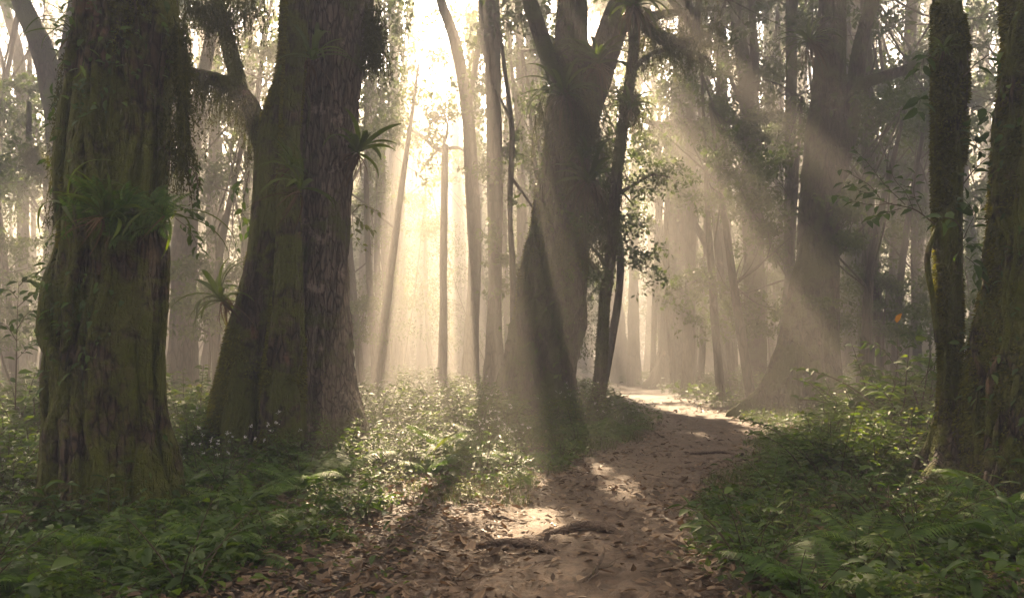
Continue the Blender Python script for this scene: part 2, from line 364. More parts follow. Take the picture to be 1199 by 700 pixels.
# ------------------------------------------------------------------ trees
def add_crown(root, centers, rad, nleaf, lsize, mat='crown', limbs_from=None, bark='bark_far', limb_r=.09, flat=.6, do_carve=True, name='crown'):
    "leaf clumps round the given centres and the limbs that carry them"
    cen = np.asarray(centers); n = len(cen)
    k = rng.integers(0, n, nleaf); rr = np.broadcast_to(rad, n)[k][:, None]
    off = rng.normal(size=(nleaf, 3))*rr*.42; off[:, 2] *= flat
    sub = rng.normal(size=(n*14, 3)).reshape(n, 14, 3)*np.broadcast_to(rad, n)[:, None, None]*.55; sub[..., 2] *= flat
    C = cen[k]+sub[k, rng.integers(0, 14, nleaf)]+off*.42
    if do_carve: C = C[carve(C)]
    mb = MB(); D = rdir(len(C), -.25); N = rdir(len(C), 1.2); L = lsize*rng.uniform(.6, 1.35, len(C))
    leaf_quads(mb, C, D, N, L, L*rng.uniform(.42, .62, len(C)), .1)
    cr = mb.build(name, M[mat], root)
    if limbs_from is not None:
        lb = MB()
        for j in range(n):
            a = limbs_from[int(rng.integers(0, len(limbs_from)))]
            b = cen[j]
            if do_carve and blocked(np.linspace(a, b, 12), .05) > 0: continue
            mid = a*.45+b*.55+np.array([0, 0, -.08*np.linalg.norm(b-a)])+rng.normal(size=3)*.1*np.linalg.norm(b-a)
            tube(lb, [a, mid, b], [limb_r*1.1, limb_r*.6, limb_r*.2], 5, 8, j, .1)
            for q in range(3):
                e = b+rng.normal(size=3)*np.array([1, 1, .6])*(rad if np.isscalar(rad) else rad[j])*.7
                if do_carve and blocked(e, .0): continue
                tube(lb, [mid*.4+b*.6, (mid+b)*.25+e*.5+np.array([0, 0, .05]), e], [limb_r*.35, limb_r*.22, limb_r*.08], 4, 5, j+q, .1)
        if lb.n: lb.build('limbs', M[bark], root)
    return cr
def clumps(c, rx, rz, n, bottom=-.5):
    v = rdir(n); v[:, 2] = np.maximum(v[:, 2], bottom)
    return np.asarray(c)+v*np.array([rx, rx, rz])*rng.uniform(.35, 1, n)[:, None]
def rows_to_path(rows, d, base_z=None, top_z=None, lean=None):
    "rows of (py, left px, right px) at depth d, base first -> centre points and radii, extended up to top_z"
    pts, rad = [], []
    for py, a, b in rows:
        pts.append(P((a+b)/2, py, d)); rad.append((b-a)/2/F*d)
    if base_z is not None and pts[0][2] > base_z: pts[0][2] = base_z
    if top_z is not None:
        v = pts[-1]-pts[-2] if len(pts) < 3 else pts[-1]-pts[-3]; v = v/v[2]; v[:2] *= .6; h = top_z-pts[-1][2]
        pts += [pts[-1]+v*h*.5+np.array([rng.normal()*.03*h, rng.normal()*.05*h, 0]), pts[-1]+v*h]; rad += [rad[-1]*.8, rad[-1]*.35]
    return pts, rad
def furrow(seed, amp=.05, freq=5, buttress=(), bh=1.2, zb=0.0, big=.10):
    "radius modulation: vertical furrows, knobbly relief, and buttress flares (angle, amount, width) fading upward over bh"
    def f(th, p):
        z = p[:, 2:3]; tw = th+.15*np.sin(z*.6+seed)
        c, s = np.cos(tw), np.sin(tw)
        r = 1+amp*(np.abs(vn(c*freq, s*freq, z*.7, seed))*-2+.7)+amp*.5*vn(c*freq*2.6, s*freq*2.6, z*1.6, seed+3)
        r = r+big*vn(c*1.3, s*1.3, z*.45, seed+9)+amp*.22*vn(c*freq*7, s*freq*7, z*7, seed+5)
        for a, k, wd in buttress:
            dl = np.angle(np.exp(1j*(th-a-.1*np.sin(z))))
            r = r+k*np.exp(-(dl/wd)**2)*np.exp(-np.maximum(z-zb, 0)/bh)
        return r
    return f
def moss_tufts(mb, G, n, ln, zmin, zmax, side=None, seed=0, thresh=0.0, scale=1.1):
    "short blades standing off a trunk grid where a noise field says moss grows"
    nv, nu, _ = G.shape; i = rng.integers(0, nv-1, n*3); j = rng.integers(0, nu, n*3); u, v = rng.random((2, n*3, 1)); j2 = (j+1) % nu
    C = (G[i, j]*(1-u)+G[i, j2]*u)*(1-v)+(G[i+1, j]*(1-u)+G[i+1, j2]*u)*v
    ctr = G.mean(1)[i]; N = unit(C-ctr)
    m = vn(C[:, 0]*scale, C[:, 1]*scale, C[:, 2]*scale*.7, seed+50)+.5*vn(C[:, 0]*4, C[:, 1]*4, C[:, 2]*4, seed+60)
    if side is not None: m = m+N@np.asarray(side)*.6
    k = (m > thresh) & (C[:, 2] > zmin) & (C[:, 2] < zmax); C, N = C[k][:n], N[k][:n]
    D = unit(N*.9+rng.normal(size=C.shape)*.45+np.array([0, 0, -.55]))
    L = ln*rng.uniform(.5, 1.5, len(C))
    leaf_quads(mb, C-N*.006, D, unit(rng.normal(size=C.shape)), L, L*.38)
def drape(mb, pts, n, lmin, lmax, w=.012, flakes=10, spread=.05):
    "moss strands hanging from a line of points: thin ribbons with little flakes all down them"
    n = int(n*2.4); w *= .85; pts = spline(pts, 60); C = pts[rng.integers(0, 60, n)]+rng.normal(size=(n, 3))*spread
    L = rng.uniform(lmin, lmax, n)*rng.uniform(.3, 1, n)
    az = rng.uniform(0, 6.28, n); p, d, s = arcs(C, az, np.full(n, -.9), L, .7, 7)
    ribbon(mb, p, s, np.linspace(1.4, .3, 7)[None]*w)
    k = flakes*n; ii = rng.integers(0, n, k); t = rng.random(k)**.8*5.99; a = t.astype(int); f = (t-a)[:, None]
    Q = p[ii, a]*(1-f)+p[ii, a+1]*f+rng.normal(size=(k, 3))*w*1.3
    l = w*rng.uniform(2, 5, k); leaf_quads(mb, Q, rdir(k, -1.6), rdir(k), l, l*.35)
def vine(mb, G, j0, z0, z1, r, seed, off=.02, sway=6):
    "a woody climber that follows the trunk surface"
    nv, nu, _ = G.shape; zc = G[:, :, 2].mean(1); n = 26; zs = np.linspace(z0, z1, n); pts = []
    for q, z in enumerate(zs):
        i = int(np.clip(np.searchsorted(zc, z), 0, nv-1)); j = int(j0+sway*vn(z*.8, seed, 0, seed)+sway*.5*vn(z*2.3, seed, 1, seed)) % nu
        c = G[i].mean(0); s = G[i, j]; pts.append(s+unit(s-c)*(off+r*.3))
    tube(mb, pts, np.linspace(r, r*.55, n), 7, 90, seed, .2); return np.array(pts)
def climbers(mb, pts, n, size, out, droop=.4, mat=None):
    "leaves on short stalks along a set of points, facing away from the trunk"
    k = rng.integers(0, len(pts), n); C = pts[k]+rng.normal(size=(n, 3))*size*.8
    D = unit(out[k]+rng.normal(size=(n, 3))*.6+np.array([0, 0, -droop])); N = unit(out[k]*.4+np.array([0, 0, 1.0])+rng.normal(size=(n, 3))*.35)
    L = size*rng.uniform(.6, 1.3, n); leaf_fold(mb, C, D, N, L, L*rng.uniform(.36, .55, n), .25, .2)

S2 = np.array([-.5, .6, .2])     # side of a trunk turned to the light, thick with moss
def big_tree(name, label, d, rows, top_z, nu, nv, seed, mod, bark, slim=1.0):
    bx = P((rows[0][1]+rows[0][2])/2, rows[0][0], d); g = float(gz(bx[0], d))
    pts, rad = rows_to_path(rows, d, None, top_z); rad = [r*slim for r in rad]; pts[0] = np.array([pts[0][0], d, min(g-.25, pts[0][2]-.2)])
    root = thing(name, (pts[0][0], d, g), label, 'tree')
    mb = MB(); G, c = tube(mb, pts, rad, nu, nv, seed, .05, mod)
    # forks and side limbs can be added to the same trunk mesh by the caller
    return root, mb, G, pts, rad

# --- A: the big mossy trunk at the left
A_ROWS = [(612, 52, 222), (560, 54, 212), (500, 58, 200), (400, 62, 196), (300, 72, 198), (200, 78, 203), (100, 86, 208), (0, 90, 212)]
A, mb, GA, pA, rA = big_tree('mossy_tree', 'massive dark trunk wrapped in moss and climbing roots, ferns growing halfway up', 8.0, A_ROWS, 17, 260, 620, 1,
                  furrow(1, .085, 3.2, [(-.35, .42, .38), (2.2, .25, .4), (-1.6, .12, .5), (3.4, .25, .35), (-2.4, .15, .3)], .45, -.1, .11), 'bark_moss', .86)
mb.build('trunk', M['bark_moss'], A)
m = MB(); moss_tufts(m, GA, 120000, .042, -.3, 6.2, S2, 1, .05); m.build('moss', M['moss'], A)
v = MB(); vp = [vine(v, GA, j, z0, z1, r, s_, .012, sw) for j, z0, z1, r, s_, sw in
      [(int(260*.62), -.2, 5.9, .085, 1, 14), (int(260*.70), -.2, 5.2, .07, 2, 10), (int(260*.76), .1, 6.0, .055, 3, 12), (int(260*.82), -.2, 4.6, .06, 4, 12),
       (int(260*.90), -.2, 6.0, .085, 5, 8), (int(260*.96), -.2, 6.2, .06, 6, 6), (int(260*.55), 0, 6, .05, 7, 8), (int(260*.67), 1.5, 4.9, .02, 8, 26), (int(260*.8), .6, 5.6, .018, 9, 30)]]
v.build('climbing_root', M['bark_moss'], A)
allv = np.concatenate([p[2:] for p in vp]); outv = unit(allv-np.c_[np.full(len(allv), pA[2][0]), np.full(len(allv), 8.0), allv[:, 2]])
sel = vn(allv[:, 0]*2, allv[:, 1]*2, allv[:, 2]*1.1, 5) > .0
m = MB(); climbers(m, allv[sel], 620, .095, outv[sel]); m.build('climbing_leaves', M['broad'], A)
m = MB(); drape(m, [P(212, 20, 7.9), P(214, 110, 7.8), P(216, 190, 7.8)], 120, .2, .75, .012, 26, .03)
drape(m, [P(78, 60, 7.9), P(70, 170, 7.9), P(66, 260, 7.9)], 70, .1, .4, .010, 18, .04); m.build('hanging_moss', M['hang'], A)
add_crown(A, clumps((-4.2, 8.5, 16.5), 4.5, 2.2, 12), 1.6, 9000, .2, limbs_from=[pA[-1], pA[-2]], bark='bark_mid')

# --- B: the double trunk, mossy strangler roots on the left, bare furrowed bark on the right
B_ROWS = [(545, 268, 436), (500, 285, 426), (430, 300, 412), (350, 312, 409), (250, 325, 412), (150, 333, 418), (60, 340, 428), (0, 345, 438)]
B, mb, GB, pB, rB = big_tree('furrowed_tree', 'huge buttressed trunk with bare furrowed bark and a mossy root column fused to its side', 12.4, B_ROWS, 19, 240, 480, 2,
                  furrow(2, .11, 6, [(-.3, .45, .3), (-1.2, .25, .3), (2.6, .3, .4), (.6, .2, .3)], .8, -.1, .07), 'bark_grey', .95)
mb.build('trunk', M['bark_grey'], B)
mb = MB(); BL = [([(545, 238, 318), (470, 245, 322), (400, 262, 332), (330, 280, 345), (250, 292, 352), (170, 300, 350), (80, 322, 362), (0, 328, 372)], 11.9),
                 ([(540, 300, 372), (450, 305, 362), (350, 318, 358), (250, 322, 352), (150, 328, 352), (0, 335, 362)], 11.55)]
GBL = []
for k, (r_, d_) in enumerate(BL):
    q, rr = rows_to_path(r_, d_, None, 9); q[0][2] -= .3; rr = [z_*.84 for z_ in rr]
    g_, c_ = tube(mb, q, rr, 120, 380, 5+k, .06, furrow(7+k, .09, 3.4, [(3.6, .35, .4), (-1, .25, .4)], .8, -.1, .10)); GBL.append(g_)
mb.build('mossy_root_column', M['bark_moss'], B)
m = MB()
for g_ in GBL: moss_tufts(m, g_, 34000, .045, -.2, 7.4, S2, 3, .0)
moss_tufts(m, GB, 12000, .03, -.2, 7.4, S2, 4, .35)
m.build('moss', M['moss'], B)
v = MB(); vp = [vine(v, GB, int(240*a), z0, z1, r, s_, .01, 8) for a, z0, z1, r, s_ in [(.66, 0, 7, .05, 11), (.72, 0, 7, .035, 12), (.63, 0, 6, .03, 13)]]
v.build('climbing_root', M['bark_mid'], B)
# mossy limbs reaching left from B
LB = [([P(335, 215, 12.3), P(306, 160, 12.1), P(290, 120, 12.0), P(268, 100, 11.8), P(240, 90, 11.7), P(205, 82, 11.6), P(170, 70, 11.6)], [.2, .17, .14, .12, .10, .08, .05]),
      ([P(282, 108, 11.9), P(272, 70, 11.9), P(262, 30, 12), P(250, -20, 12.1), P(238, -90, 12.2)], [.13, .11, .10, .09, .05])]
mb = MB()
for k, (q, r) in enumerate(LB): tube(mb, q, r, 14, 70, 20+k, .22)
mb.build('branch', M['bark_moss'], B)
m = MB(); drape(m, LB[0][0][1:], 150, .3, 1.1, .014, 24, .06); drape(m, LB[1][0], 60, .2, .7, .012, 20, .06)
drape(m, [P(430, 5, 12.2), P(440, 40, 12.2), P(436, 70, 12.2)], 90, .2, .7, .015, 24, .08); drape(m, [P(215, -10, 11), P(245, 5, 11), P(300, -5, 11.5)], 90, .3, 1.0, .014, 24, .1)
m.build('hanging_moss', M['hang'], B)
add_crown(B, np.r_[clumps((-3.5, 14, 19.5), 5.0, 2.5, 14), clumps((-5, 15, 13.5), 3.5, 1.2, 6)], 1.7, 14000, .2, limbs_from=[pB[-1], pB[-2]], bark='bark_mid')

# --- C: the forked tree in the middle, hung with epiphytes
C_ROWS = [(492, 583, 674), (440, 592, 672), (350, 605, 683), (260, 622, 687), (180, 634, 690), (120, 640, 692), (60, 648, 690), (0, 655, 688)]
Ct, mb, GC, pC, rC = big_tree('forked_tree', 'thick forked tree beside the path, shafts of sun crossing its trunk', 20.5, C_ROWS, 20, 190, 380, 3,
                  furrow(3, .13, 4.0, [(3.3, .6, .22), (-.3, .45, .2), (-1.3, .45, .18), (-2.1, .35, .15), (-.8, .2, .14), (2.6, .3, .2)], 1.3, -.1, .13), 'bark_mid', .95)
FK = [([P(745, 22, 20.7), P(775, 45, 20.6), P(800, 50, 20.6), P(815, 38, 20.6)], [.13, .16, .15, .05]), ([P(660, 150, 20.4), P(655, 100, 20.3), P(636, 50, 20.2), P(620, 0, 20.1), P(600, -80, 20)], [.25, .24, .2, .18, .1]),
      ([P(675, 165, 20.5), P(695, 100, 20.5), P(712, 50, 20.5), P(730, 0, 20.6), P(765, -80, 20.8)], [.4, .4, .36, .33, .2]),
      ([P(715, 45, 20.5), P(745, 25, 20.7), P(790, 15, 20.8), P(840, 10, 21)], [.14, .12, .1, .05])]
for k, (q, r) in enumerate(FK): tube(mb, q, r, 22, 60, 30+k, .15)
mb.build('trunk', M['bark_mid'], Ct)
v = MB(); vp = [vine(v, GC, int(190*a), 0, z1, r, 90+k, .02, 14) for k, (a, z1, r) in enumerate([(.62, 9, .05), (.70, 8, .06), (.78, 10, .045), (.86, 7, .05), (.55, 9, .04)])]; v.build('climbing_root', M['bark_mid'], Ct)
allv = np.concatenate([p[1:] for p in vp]); outv = unit(allv-np.c_[np.full(len(allv), .9), np.full(len(allv), 20.5), allv[:, 2]]); sel = vn(allv[:, 0]*2, allv[:, 1]*2, allv[:, 2]*.9, 6) > -.1
m = MB(); climbers(m, allv[sel], 500, .15, outv[sel]); m.build('climbing_leaves', M['herb'], Ct)
m = MB(); moss_tufts(m, GC, 24000, .06, -.2, 11, S2, 5, .0, .7); m.build('moss', M['moss'], Ct)
m = MB(); drape(m, [P(640, 130, 19.9), P(665, 110, 19.7), P(690, 150, 19.9)], 120, .5, 2.2, .025, 30, .2)
drape(m, [P(690, 200, 20), P(700, 240, 20), P(695, 270, 20)], 110, .4, 1.7, .025, 26, .25)
drape(m, [P(740, 30, 20.6), P(770, 35, 20.6), P(800, 50, 20.6), P(835, 20, 20.8)], 120, .3, 1.2, .025, 20, .25); m.build('hanging_moss', M['hang'], Ct)
add_crown(Ct, np.r_[clumps((1.5, 21, 20.5), 5.5, 3, 18), clumps((3.5, 22, 13), 3.5, 1.5, 4)], 1.7, 17000, .2, limbs_from=[pC[-1], FK[0][0][-1], FK[1][0][-1]], bark='bark_mid')

# --- D: thin dark tree at the path edge
D_ROWS = [(500, 686, 710), (430, 695, 713), (350, 700, 717), (300, 706, 724), (220, 712, 730), (150, 721, 737), (80, 732, 748), (0, 737, 752)]
Dt, mb, GD, pD, rD = big_tree('slender_tree', 'slender dark leaning tree with knotty moss, nearest the left edge of the path', 18.3, D_ROWS, 16, 40, 260, 4,
                  furrow(4, .10, 2, [(3, .5, .5), (0, .4, .4)], .3, -.1, .18), 'bark_mid', .74)
DB = [([P(716, 335, 18.3), P(700, 318, 18.2), P(688, 305, 18), P(676, 300, 17.9)], [.08, .06, .045, .02]),
      ([P(728, 225, 18.3), P(745, 215, 18.1), P(765, 205, 18), P(785, 208, 17.9)], [.05, .035, .025, .012]),
      ([P(742, 80, 18.3), P(765, 62, 18.3), P(800, 60, 18.5), P(830, 68, 18.7)], [.07, .05, .04, .02]),
      ([P(716, 330, 18.2), P(702, 300, 18.2), P(690, 285, 18.2), P(683, 262, 18.2)], [.06, .045, .03, .015])]
for k, (q, r) in enumerate(DB): tube(mb, q, r, 8, 24, 40+k, .2)
mb.build('trunk', M['bark_mid'], Dt)
m = MB(); moss_tufts(m, GD, 9000, .04, 0, 9, None, 6, -.1, .9); drape(m, [P(735, 110, 18.2), P(742, 130, 18.2)], 60, .2, .9, .02, 20, .15)
drape(m, DB[2][0], 40, .2, .8, .02, 16, .05); m.build('moss', M['hang'], Dt)
add_crown(Dt, [P(775, 205, 18), P(765, 195, 17.8), P(790, 212, 18.1), P(752, 215, 18.0), P(683, 262, 18.2), P(690, 320, 18)], .42, 900, .10, 'under', name='leafy_spray', flat=.55, do_carve=False)
add_crown(Dt, clumps((3.3, 18.5, 15), 3, 1.5, 7), 1.3, 5000, .2, limbs_from=[pD[-1]], bark='bark_mid')

# --- E: the great buttressed tree right of the path
E_ROWS = [(492, 902, 982), (440, 914, 980), (350, 928, 980), (250, 938, 983), (150, 947, 988), (60, 956, 990), (0, 960, 990)]
Et, mb, GE, pE, rE = big_tree('buttressed_tree', 'tall smooth trunk with a sloping buttress root, standing right beyond the path bend', 21.0, E_ROWS, 22, 180, 360, 5,
                  furrow(5, .09, 4.5, [(3.05, 1.2, .16), (2.2, .3, .2), (-.4, .4, .2), (-1.1, .3, .15), (-1.8, .4, .14), (-2.5, .3, .14)], 1.2, -.1, .09), 'bark_mid')
FE = [([P(966, 240, 21), P(985, 180, 20.9), P(1000, 110, 20.8), P(1008, 50, 20.8), P(1024, -10, 20.8), P(1040, -90, 20.8)], [.3, .28, .22, .19, .17, .1]),
      ([P(990, 140, 20.8), P(1010, 100, 20.6), P(1035, 90, 20.5), P(1062, 80, 20.4), P(1085, 68, 20.3), P(1120, 66, 20.2)], [.17, .15, .14, .12, .10, .05])]
for k, (q, r) in enumerate(FE): tube(mb, q, r, 20, 60, 50+k, .14)
mb.build('trunk', M['bark_mid'], Et)
m = MB(); moss_tufts(m, GE, 7000, .05, -.2, 9, None, 7, .2, .7); drape(m, FE[1][0], 50, .1, .45, .02, 12, .06); m.build('moss', M['hang'], Et)
add_crown(Et, clumps((8.5, 22, 21), 6, 3, 18), 1.8, 17000, .2, limbs_from=[pE[-1], FE[0][0][-1]], bark='bark_mid')

# --- F: the slim mossy trunk and G: the dark trunk at the right edge
F_ROWS = [(560, 1100, 1124), (520, 1094, 1124), (450, 1098, 1126), (350, 1095, 1126), (250, 1092, 1128), (150, 1093, 1133), (60, 1093, 1133), (0, 1092, 1124)]
Ft, mb, GF, pF, rF = big_tree('slim_mossy_tree', 'slim moss-coated trunk on stilt-like roots in front of the biggest right-hand trunk', 8.6, F_ROWS, 14, 70, 420, 6,
                  furrow(6, .10, 2.5, [], .3, 0, .2), 'bark_moss', .82)
for k, (q, r) in enumerate([([P(1112, 490, 8.6), P(1100, 540, 8.4), P(1082, 570, 8.0), P(1060, 610, 7.5)], [.12, .10, .08, .06]),
              ([P(1112, 500, 8.6), P(1110, 550, 8.3), P(1096, 590, 7.9), P(1078, 630, 7.3)], [.12, .10, .08, .05]),
              ([P(1110, 470, 8.6), P(1092, 520, 8.7), P(1072, 550, 8.8), P(1055, 575, 8.9)], [.10, .07, .05, .03]),
              ([P(1114, 500, 8.6), P(1130, 560, 8.5), P(1140, 600, 8.4), P(1150, 650, 8.2)], [.11, .09, .07, .05]),
              ([P(1098, 265, 8.6), P(1086, 300, 8.5), P(1092, 350, 8.5), P(1098, 400, 8.5)], [.03, .03, .03, .03])]):
    tube(mb, q, r, 14, 50, 60+k, .25)
mb.build('trunk', M['bark_moss'], Ft)
m = MB(); moss_tufts(m, GF, 50000, .042, -.3, 5.8, S2, 8, -.05, 1.5); m.build('moss', M['moss'], Ft)
v = MB(); vp = [vine(v, GF, j, z0, 5.6, r, 70+j, .01, 8) for j, z0, r in [(45, 0, .02), (55, .3, .015), (30, .5, .015)]]; v.build('climbing_root', M['bark_moss'], Ft)
add_crown(Ft, clumps((5, 9, 14.5), 3, 1.6, 6), 1.4, 4500, .2, limbs_from=[pF[-1]], bark='bark_mid')
G_ROWS = [(620, 1122, 1310), (540, 1134, 1295), (450, 1144, 1285), (350, 1158, 1280), (250, 1166, 1276), (150, 1174, 1274), (60, 1180, 1274), (0, 1182, 1274)]
Gt, mb, GG, pG, rG = big_tree('dark_mossy_tree', 'broad black-brown mossy trunk cut off by the right edge of the view', 8.2, G_ROWS, 17, 200, 520, 7,
                  furrow(8, .10, 3.2, [(3.6, .25, .3), (-2.2, .3, .3), (-1.3, .2, .3)], .5, -.1, .10), 'bark_moss')
mb.build('trunk', M['bark_moss'], Gt)
m = MB(); moss_tufts(m, GG, 80000, .042, -.3, 5.6, S2, 9, .05); m.build('moss', M['moss'], Gt)
v = MB(); vp = [vine(v, GG, int(200*a), z0, 5.6, r, 80+k, .012, 10) for k, (a, z0, r) in enumerate([(.55, 0, .04), (.6, 0, .03), (.65, .2, .035), (.7, 0, .03), (.52, .5, .03), (.78, 0, .03)])]
v.build('climbing_root', M['bark_moss'], Gt)
allv = np.concatenate([p[3:] for p in vp[:5]]); outv = unit(allv-np.c_[np.full(len(allv), pG[2][0]), np.full(len(allv), 8.2), allv[:, 2]])
m = MB(); climbers(m, allv, 260, .10, outv); m.build('climbing_leaves', M['broad'], Gt)
add_crown(Gt, clumps((7, 9, 16.5), 4, 2, 10), 1.6, 8000, .2, limbs_from=[pG[-1]], bark='bark_mid')

# ------------------------------------------------------------------ the trunks behind, each with its own course, forks and crown
def spine_rows(rows): return [(py, px-w_/2, px+w_/2) for px, py, w_ in rows]
def back_tree(name, label, d, rows, forks=(), top=None, crown=(17, 19000), bark='bark_far', flare=.5, group=None, drapes=(), cx=0.0):
    q, r = rows_to_path(spine_rows(rows), d, None, None)
    g = float(gz(q[0][0], d)); top = top or 22+rng.uniform(-2, 3)
    v = (q[-1]-q[0])/(q[-1][2]-q[0][2]); h = top-q[-1][2]
    if h > 1: q += [q[-1]+v*h*.5+np.array([rng.normal()*.2, rng.normal()*.4, 0]), q[-1]+v*h*1.0]; r += [r[-1]*.8, r[-1]*.4]
    q[0] = np.array([q[0][0], d, g-.3]); q.insert(1, q[0]+(q[1]-q[0])*min(.5, 1.2/(q[1][2]-q[0][2]))); r.insert(1, r[0])
    root = thing(name, (q[0][0], d, g), label, 'tree', group); mb = MB(); sd = int(rng.integers(1e6))
    a0 = rng.uniform(0, 6.28)
    G, c = tube(mb, q, r, 28, 110, sd % 97, .08, furrow(sd % 991, .05, 3, [(a0+k*1.4+rng.normal()*.3, flare*rng.uniform(.4, 1.2), .35) for k in range(4)], .7, g, .14))
    tips = [q[-1], q[-2]]
    for fr, w0 in forks:
        pp = [P(px, py, d+rng.normal()*.3) for px, py in fr]; rr = np.linspace(w0/2, w0*.28, len(fr))/F*d
        if fr[-1][1] < 20:
            e = pp[-1]+(pp[-1]-pp[-2])/max(np.linalg.norm(pp[-1]-pp[-2]), .1)*5; pp.append(e); rr = np.r_[rr, rr[-1]*.6]; tips.append(e)
        tube(mb, pp, rr, 10, 36, sd % 89, .15)
    mb.build('trunk', M[bark], root)
    for dr in drapes:
        m = MB(); drape(m, [P(px, py, d) for px, py in dr], 70, .3, 1.3, .03, 14, .15); m.build('hanging_moss', M['hang'], root)
    n, nl = crown
    if d > 40: nl = int(nl*.38)
    elif d > 34: nl = int(nl*.7)
    if n:
        c0 = q[-1]+np.array([cx, 0, .5]); rx = 2.6+n*.17
        add_crown(root, clumps(c0, rx, rx*.5, n, -.6), 1.75, nl, .24, limbs_from=tips, bark=bark)
    return root
FB = 'forest trees behind the footpath'
back_tree('forest_tree', 'gently leaning pale trunk forked near its top, in the brightest sunbeam', 30, [(551, 452, 19), (553, 380, 16), (556, 300, 16), (552, 200, 15), (545, 110, 14), (533, 50, 13), (516, 0, 12)], [([(548, 130), (556, 80), (562, 40), (566, 0)], 8)], group=FB)
back_tree('forest_tree', 'dead-straight brown trunk just left of the forked tree', 27, [(579, 458, 26), (579, 400, 20), (580, 250, 18), (577, 100, 18), (575, 0, 17)], [([(577, 90), (566, 55), (562, 0)], 8)], group=FB)
bt = back_tree('forest_tree', 'thin bare-topped trunk with crooked side twigs inside the sunlit mist', 31, [(518, 455, 11), (519, 380, 9), (519, 300, 9), (520, 230, 8), (521, 170, 8)], [([(521, 178), (508, 172), (495, 160), (482, 153)], 6), ([(521, 175), (535, 173), (552, 182)], 5), ([(515, 173), (500, 190), (492, 202)], 3), ([(519, 170), (524, 150), (519, 130)], 4)], top=10, crown=(0, 0), group=FB)
add_crown(bt, [P(490, 140, 31), P(475, 150, 31), P(505, 125, 31), P(520, 120, 31), P(500, 150, 31), P(540, 150, 31)], 1.0, 1500, .16, 'under', name='crown')
back_tree('forest_tree', 'thin crooked trunk glimpsed between the straight trunk and the forked tree', 25, [(603, 450, 8), (601, 340, 7), (597, 240, 6), (599, 150, 6), (592, 90, 5), (585, 40, 4)], [([(600, 210), (615, 230), (628, 250)], 4), ([(598, 140), (588, 120), (580, 105)], 4)], top=13, crown=(3, 1500), group=FB)
back_tree('forest_tree', 'grey trunk sweeping outwards at the top, left of the massive mossy trunk', 24, [(66, 446, 32), (69, 360, 28), (72, 280, 27), (72, 200, 27), (64, 120, 26), (48, 55, 23), (22, -5, 20)], [([(64, 220), (50, 200), (36, 178), (34, 120)], 9), ([(64, 120), (76, 60), (84, 0)], 14)], bark='bark_mid', group=FB, drapes=[[(30, 170), (48, 185), (60, 200)]])
back_tree('forest_tree', 'pale narrow trunk nearest the left edge of the view', 36, [(24, 436, 18), (25, 330, 14), (27, 220, 13), (26, 120, 12), (18, 50, 11), (4, 0, 9)], [([(26, 150), (33, 90), (36, 20)], 6)], group=FB)
back_tree('forest_tree', 'misty trunk forking halfway up, between the two nearest giant trunks', 26, [(214, 452, 34), (215, 360, 28), (217, 270, 26), (222, 190, 22), (232, 120, 16), (246, 50, 13), (256, -5, 11)], [([(219, 200), (206, 140), (198, 70), (196, 0)], 12), ([(218, 190), (236, 150), (246, 120)], 8)], group=FB, drapes=[[(205, 140), (225, 150), (240, 140)]])
back_tree('forest_tree', 'pale slim trunk rising beside the root column of the huge furrowed tree', 35, [(247, 440, 17), (248, 330, 13), (249, 220, 12), (252, 110, 11), (254, 0, 10)], group=FB)
back_tree('forest_tree', 'dark knobbly trunk with a long mossy side branch, beyond the path bend', 30, [(885, 452, 28), (884, 380, 25), (882, 300, 24), (880, 200, 23), (876, 110, 20), (866, 50, 16), (860, 0, 15)], [([(880, 140), (884, 90), (882, 40), (880, 0)], 13), ([(880, 148), (858, 143), (830, 147), (800, 142), (775, 146), (756, 142)], 10), ([(868, 120), (855, 90), (850, 50)], 6)], bark='bark_mid', group=FB, drapes=[[(870, 150), (830, 150), (760, 146)], [(870, 100), (880, 200), (885, 240)]])
back_tree('forest_tree', 'perfectly upright pole-like trunk just left of the tall buttressed tree', 28, [(926, 450, 16), (925, 350, 13), (925, 200, 12), (926, 100, 12), (927, 0, 12)], bark='bark_mid', group=FB)
back_tree('forest_tree', 'wide-footed trunk fading into mist where the path disappears', 40, [(790, 446, 44), (790, 400, 30), (792, 330, 24), (794, 220, 22), (796, 110, 20), (800, 0, 18)], flare=.9, group=FB)
back_tree('forest_tree', 'crooked thin trunk bending like an elbow, near the end of the path', 34, [(850, 446, 14), (843, 390, 11), (836, 345, 10), (833, 310, 9), (826, 285, 8), (812, 255, 6)], [([(830, 300), (838, 280), (850, 262)], 4)], top=9, crown=(2, 900), group=FB)
back_tree('forest_tree', 'faint trunk directly behind the elbow-shaped thin tree', 38, [(856, 446, 18), (853, 350, 14), (848, 240, 13), (846, 120, 12), (843, 0, 11)], group=FB)
back_tree('forest_tree', 'grey misty trunk in the gap between the buttressed tree and the slim mossy trunk', 38, [(1048, 440, 20), (1050, 330, 16), (1056, 200, 15), (1062, 100, 13), (1068, 0, 12)], [([(1055, 230), (1040, 200), (1030, 160)], 5)], group=FB)
back_tree('forest_tree', 'broad ghostly trunk close behind the tall buttressed tree', 44, [(992, 445, 36), (993, 350, 26), (995, 230, 24), (1000, 120, 20), (1006, 0, 18)], group=FB)
back_tree('forest_tree', 'slim faint trunk seen just right of the slender leaning tree', 46, [(742, 440, 16), (742, 340, 12), (743, 200, 11), (746, 100, 10), (752, 0, 10)], group=FB)
back_tree('forest_tree', 'pale trunk in glowing mist right beside the huge furrowed tree', 48, [(432, 445, 18), (430, 330, 13), (432, 200, 12), (436, 100, 11), (440, 0, 11)], crown=(12, 10000), group=FB)
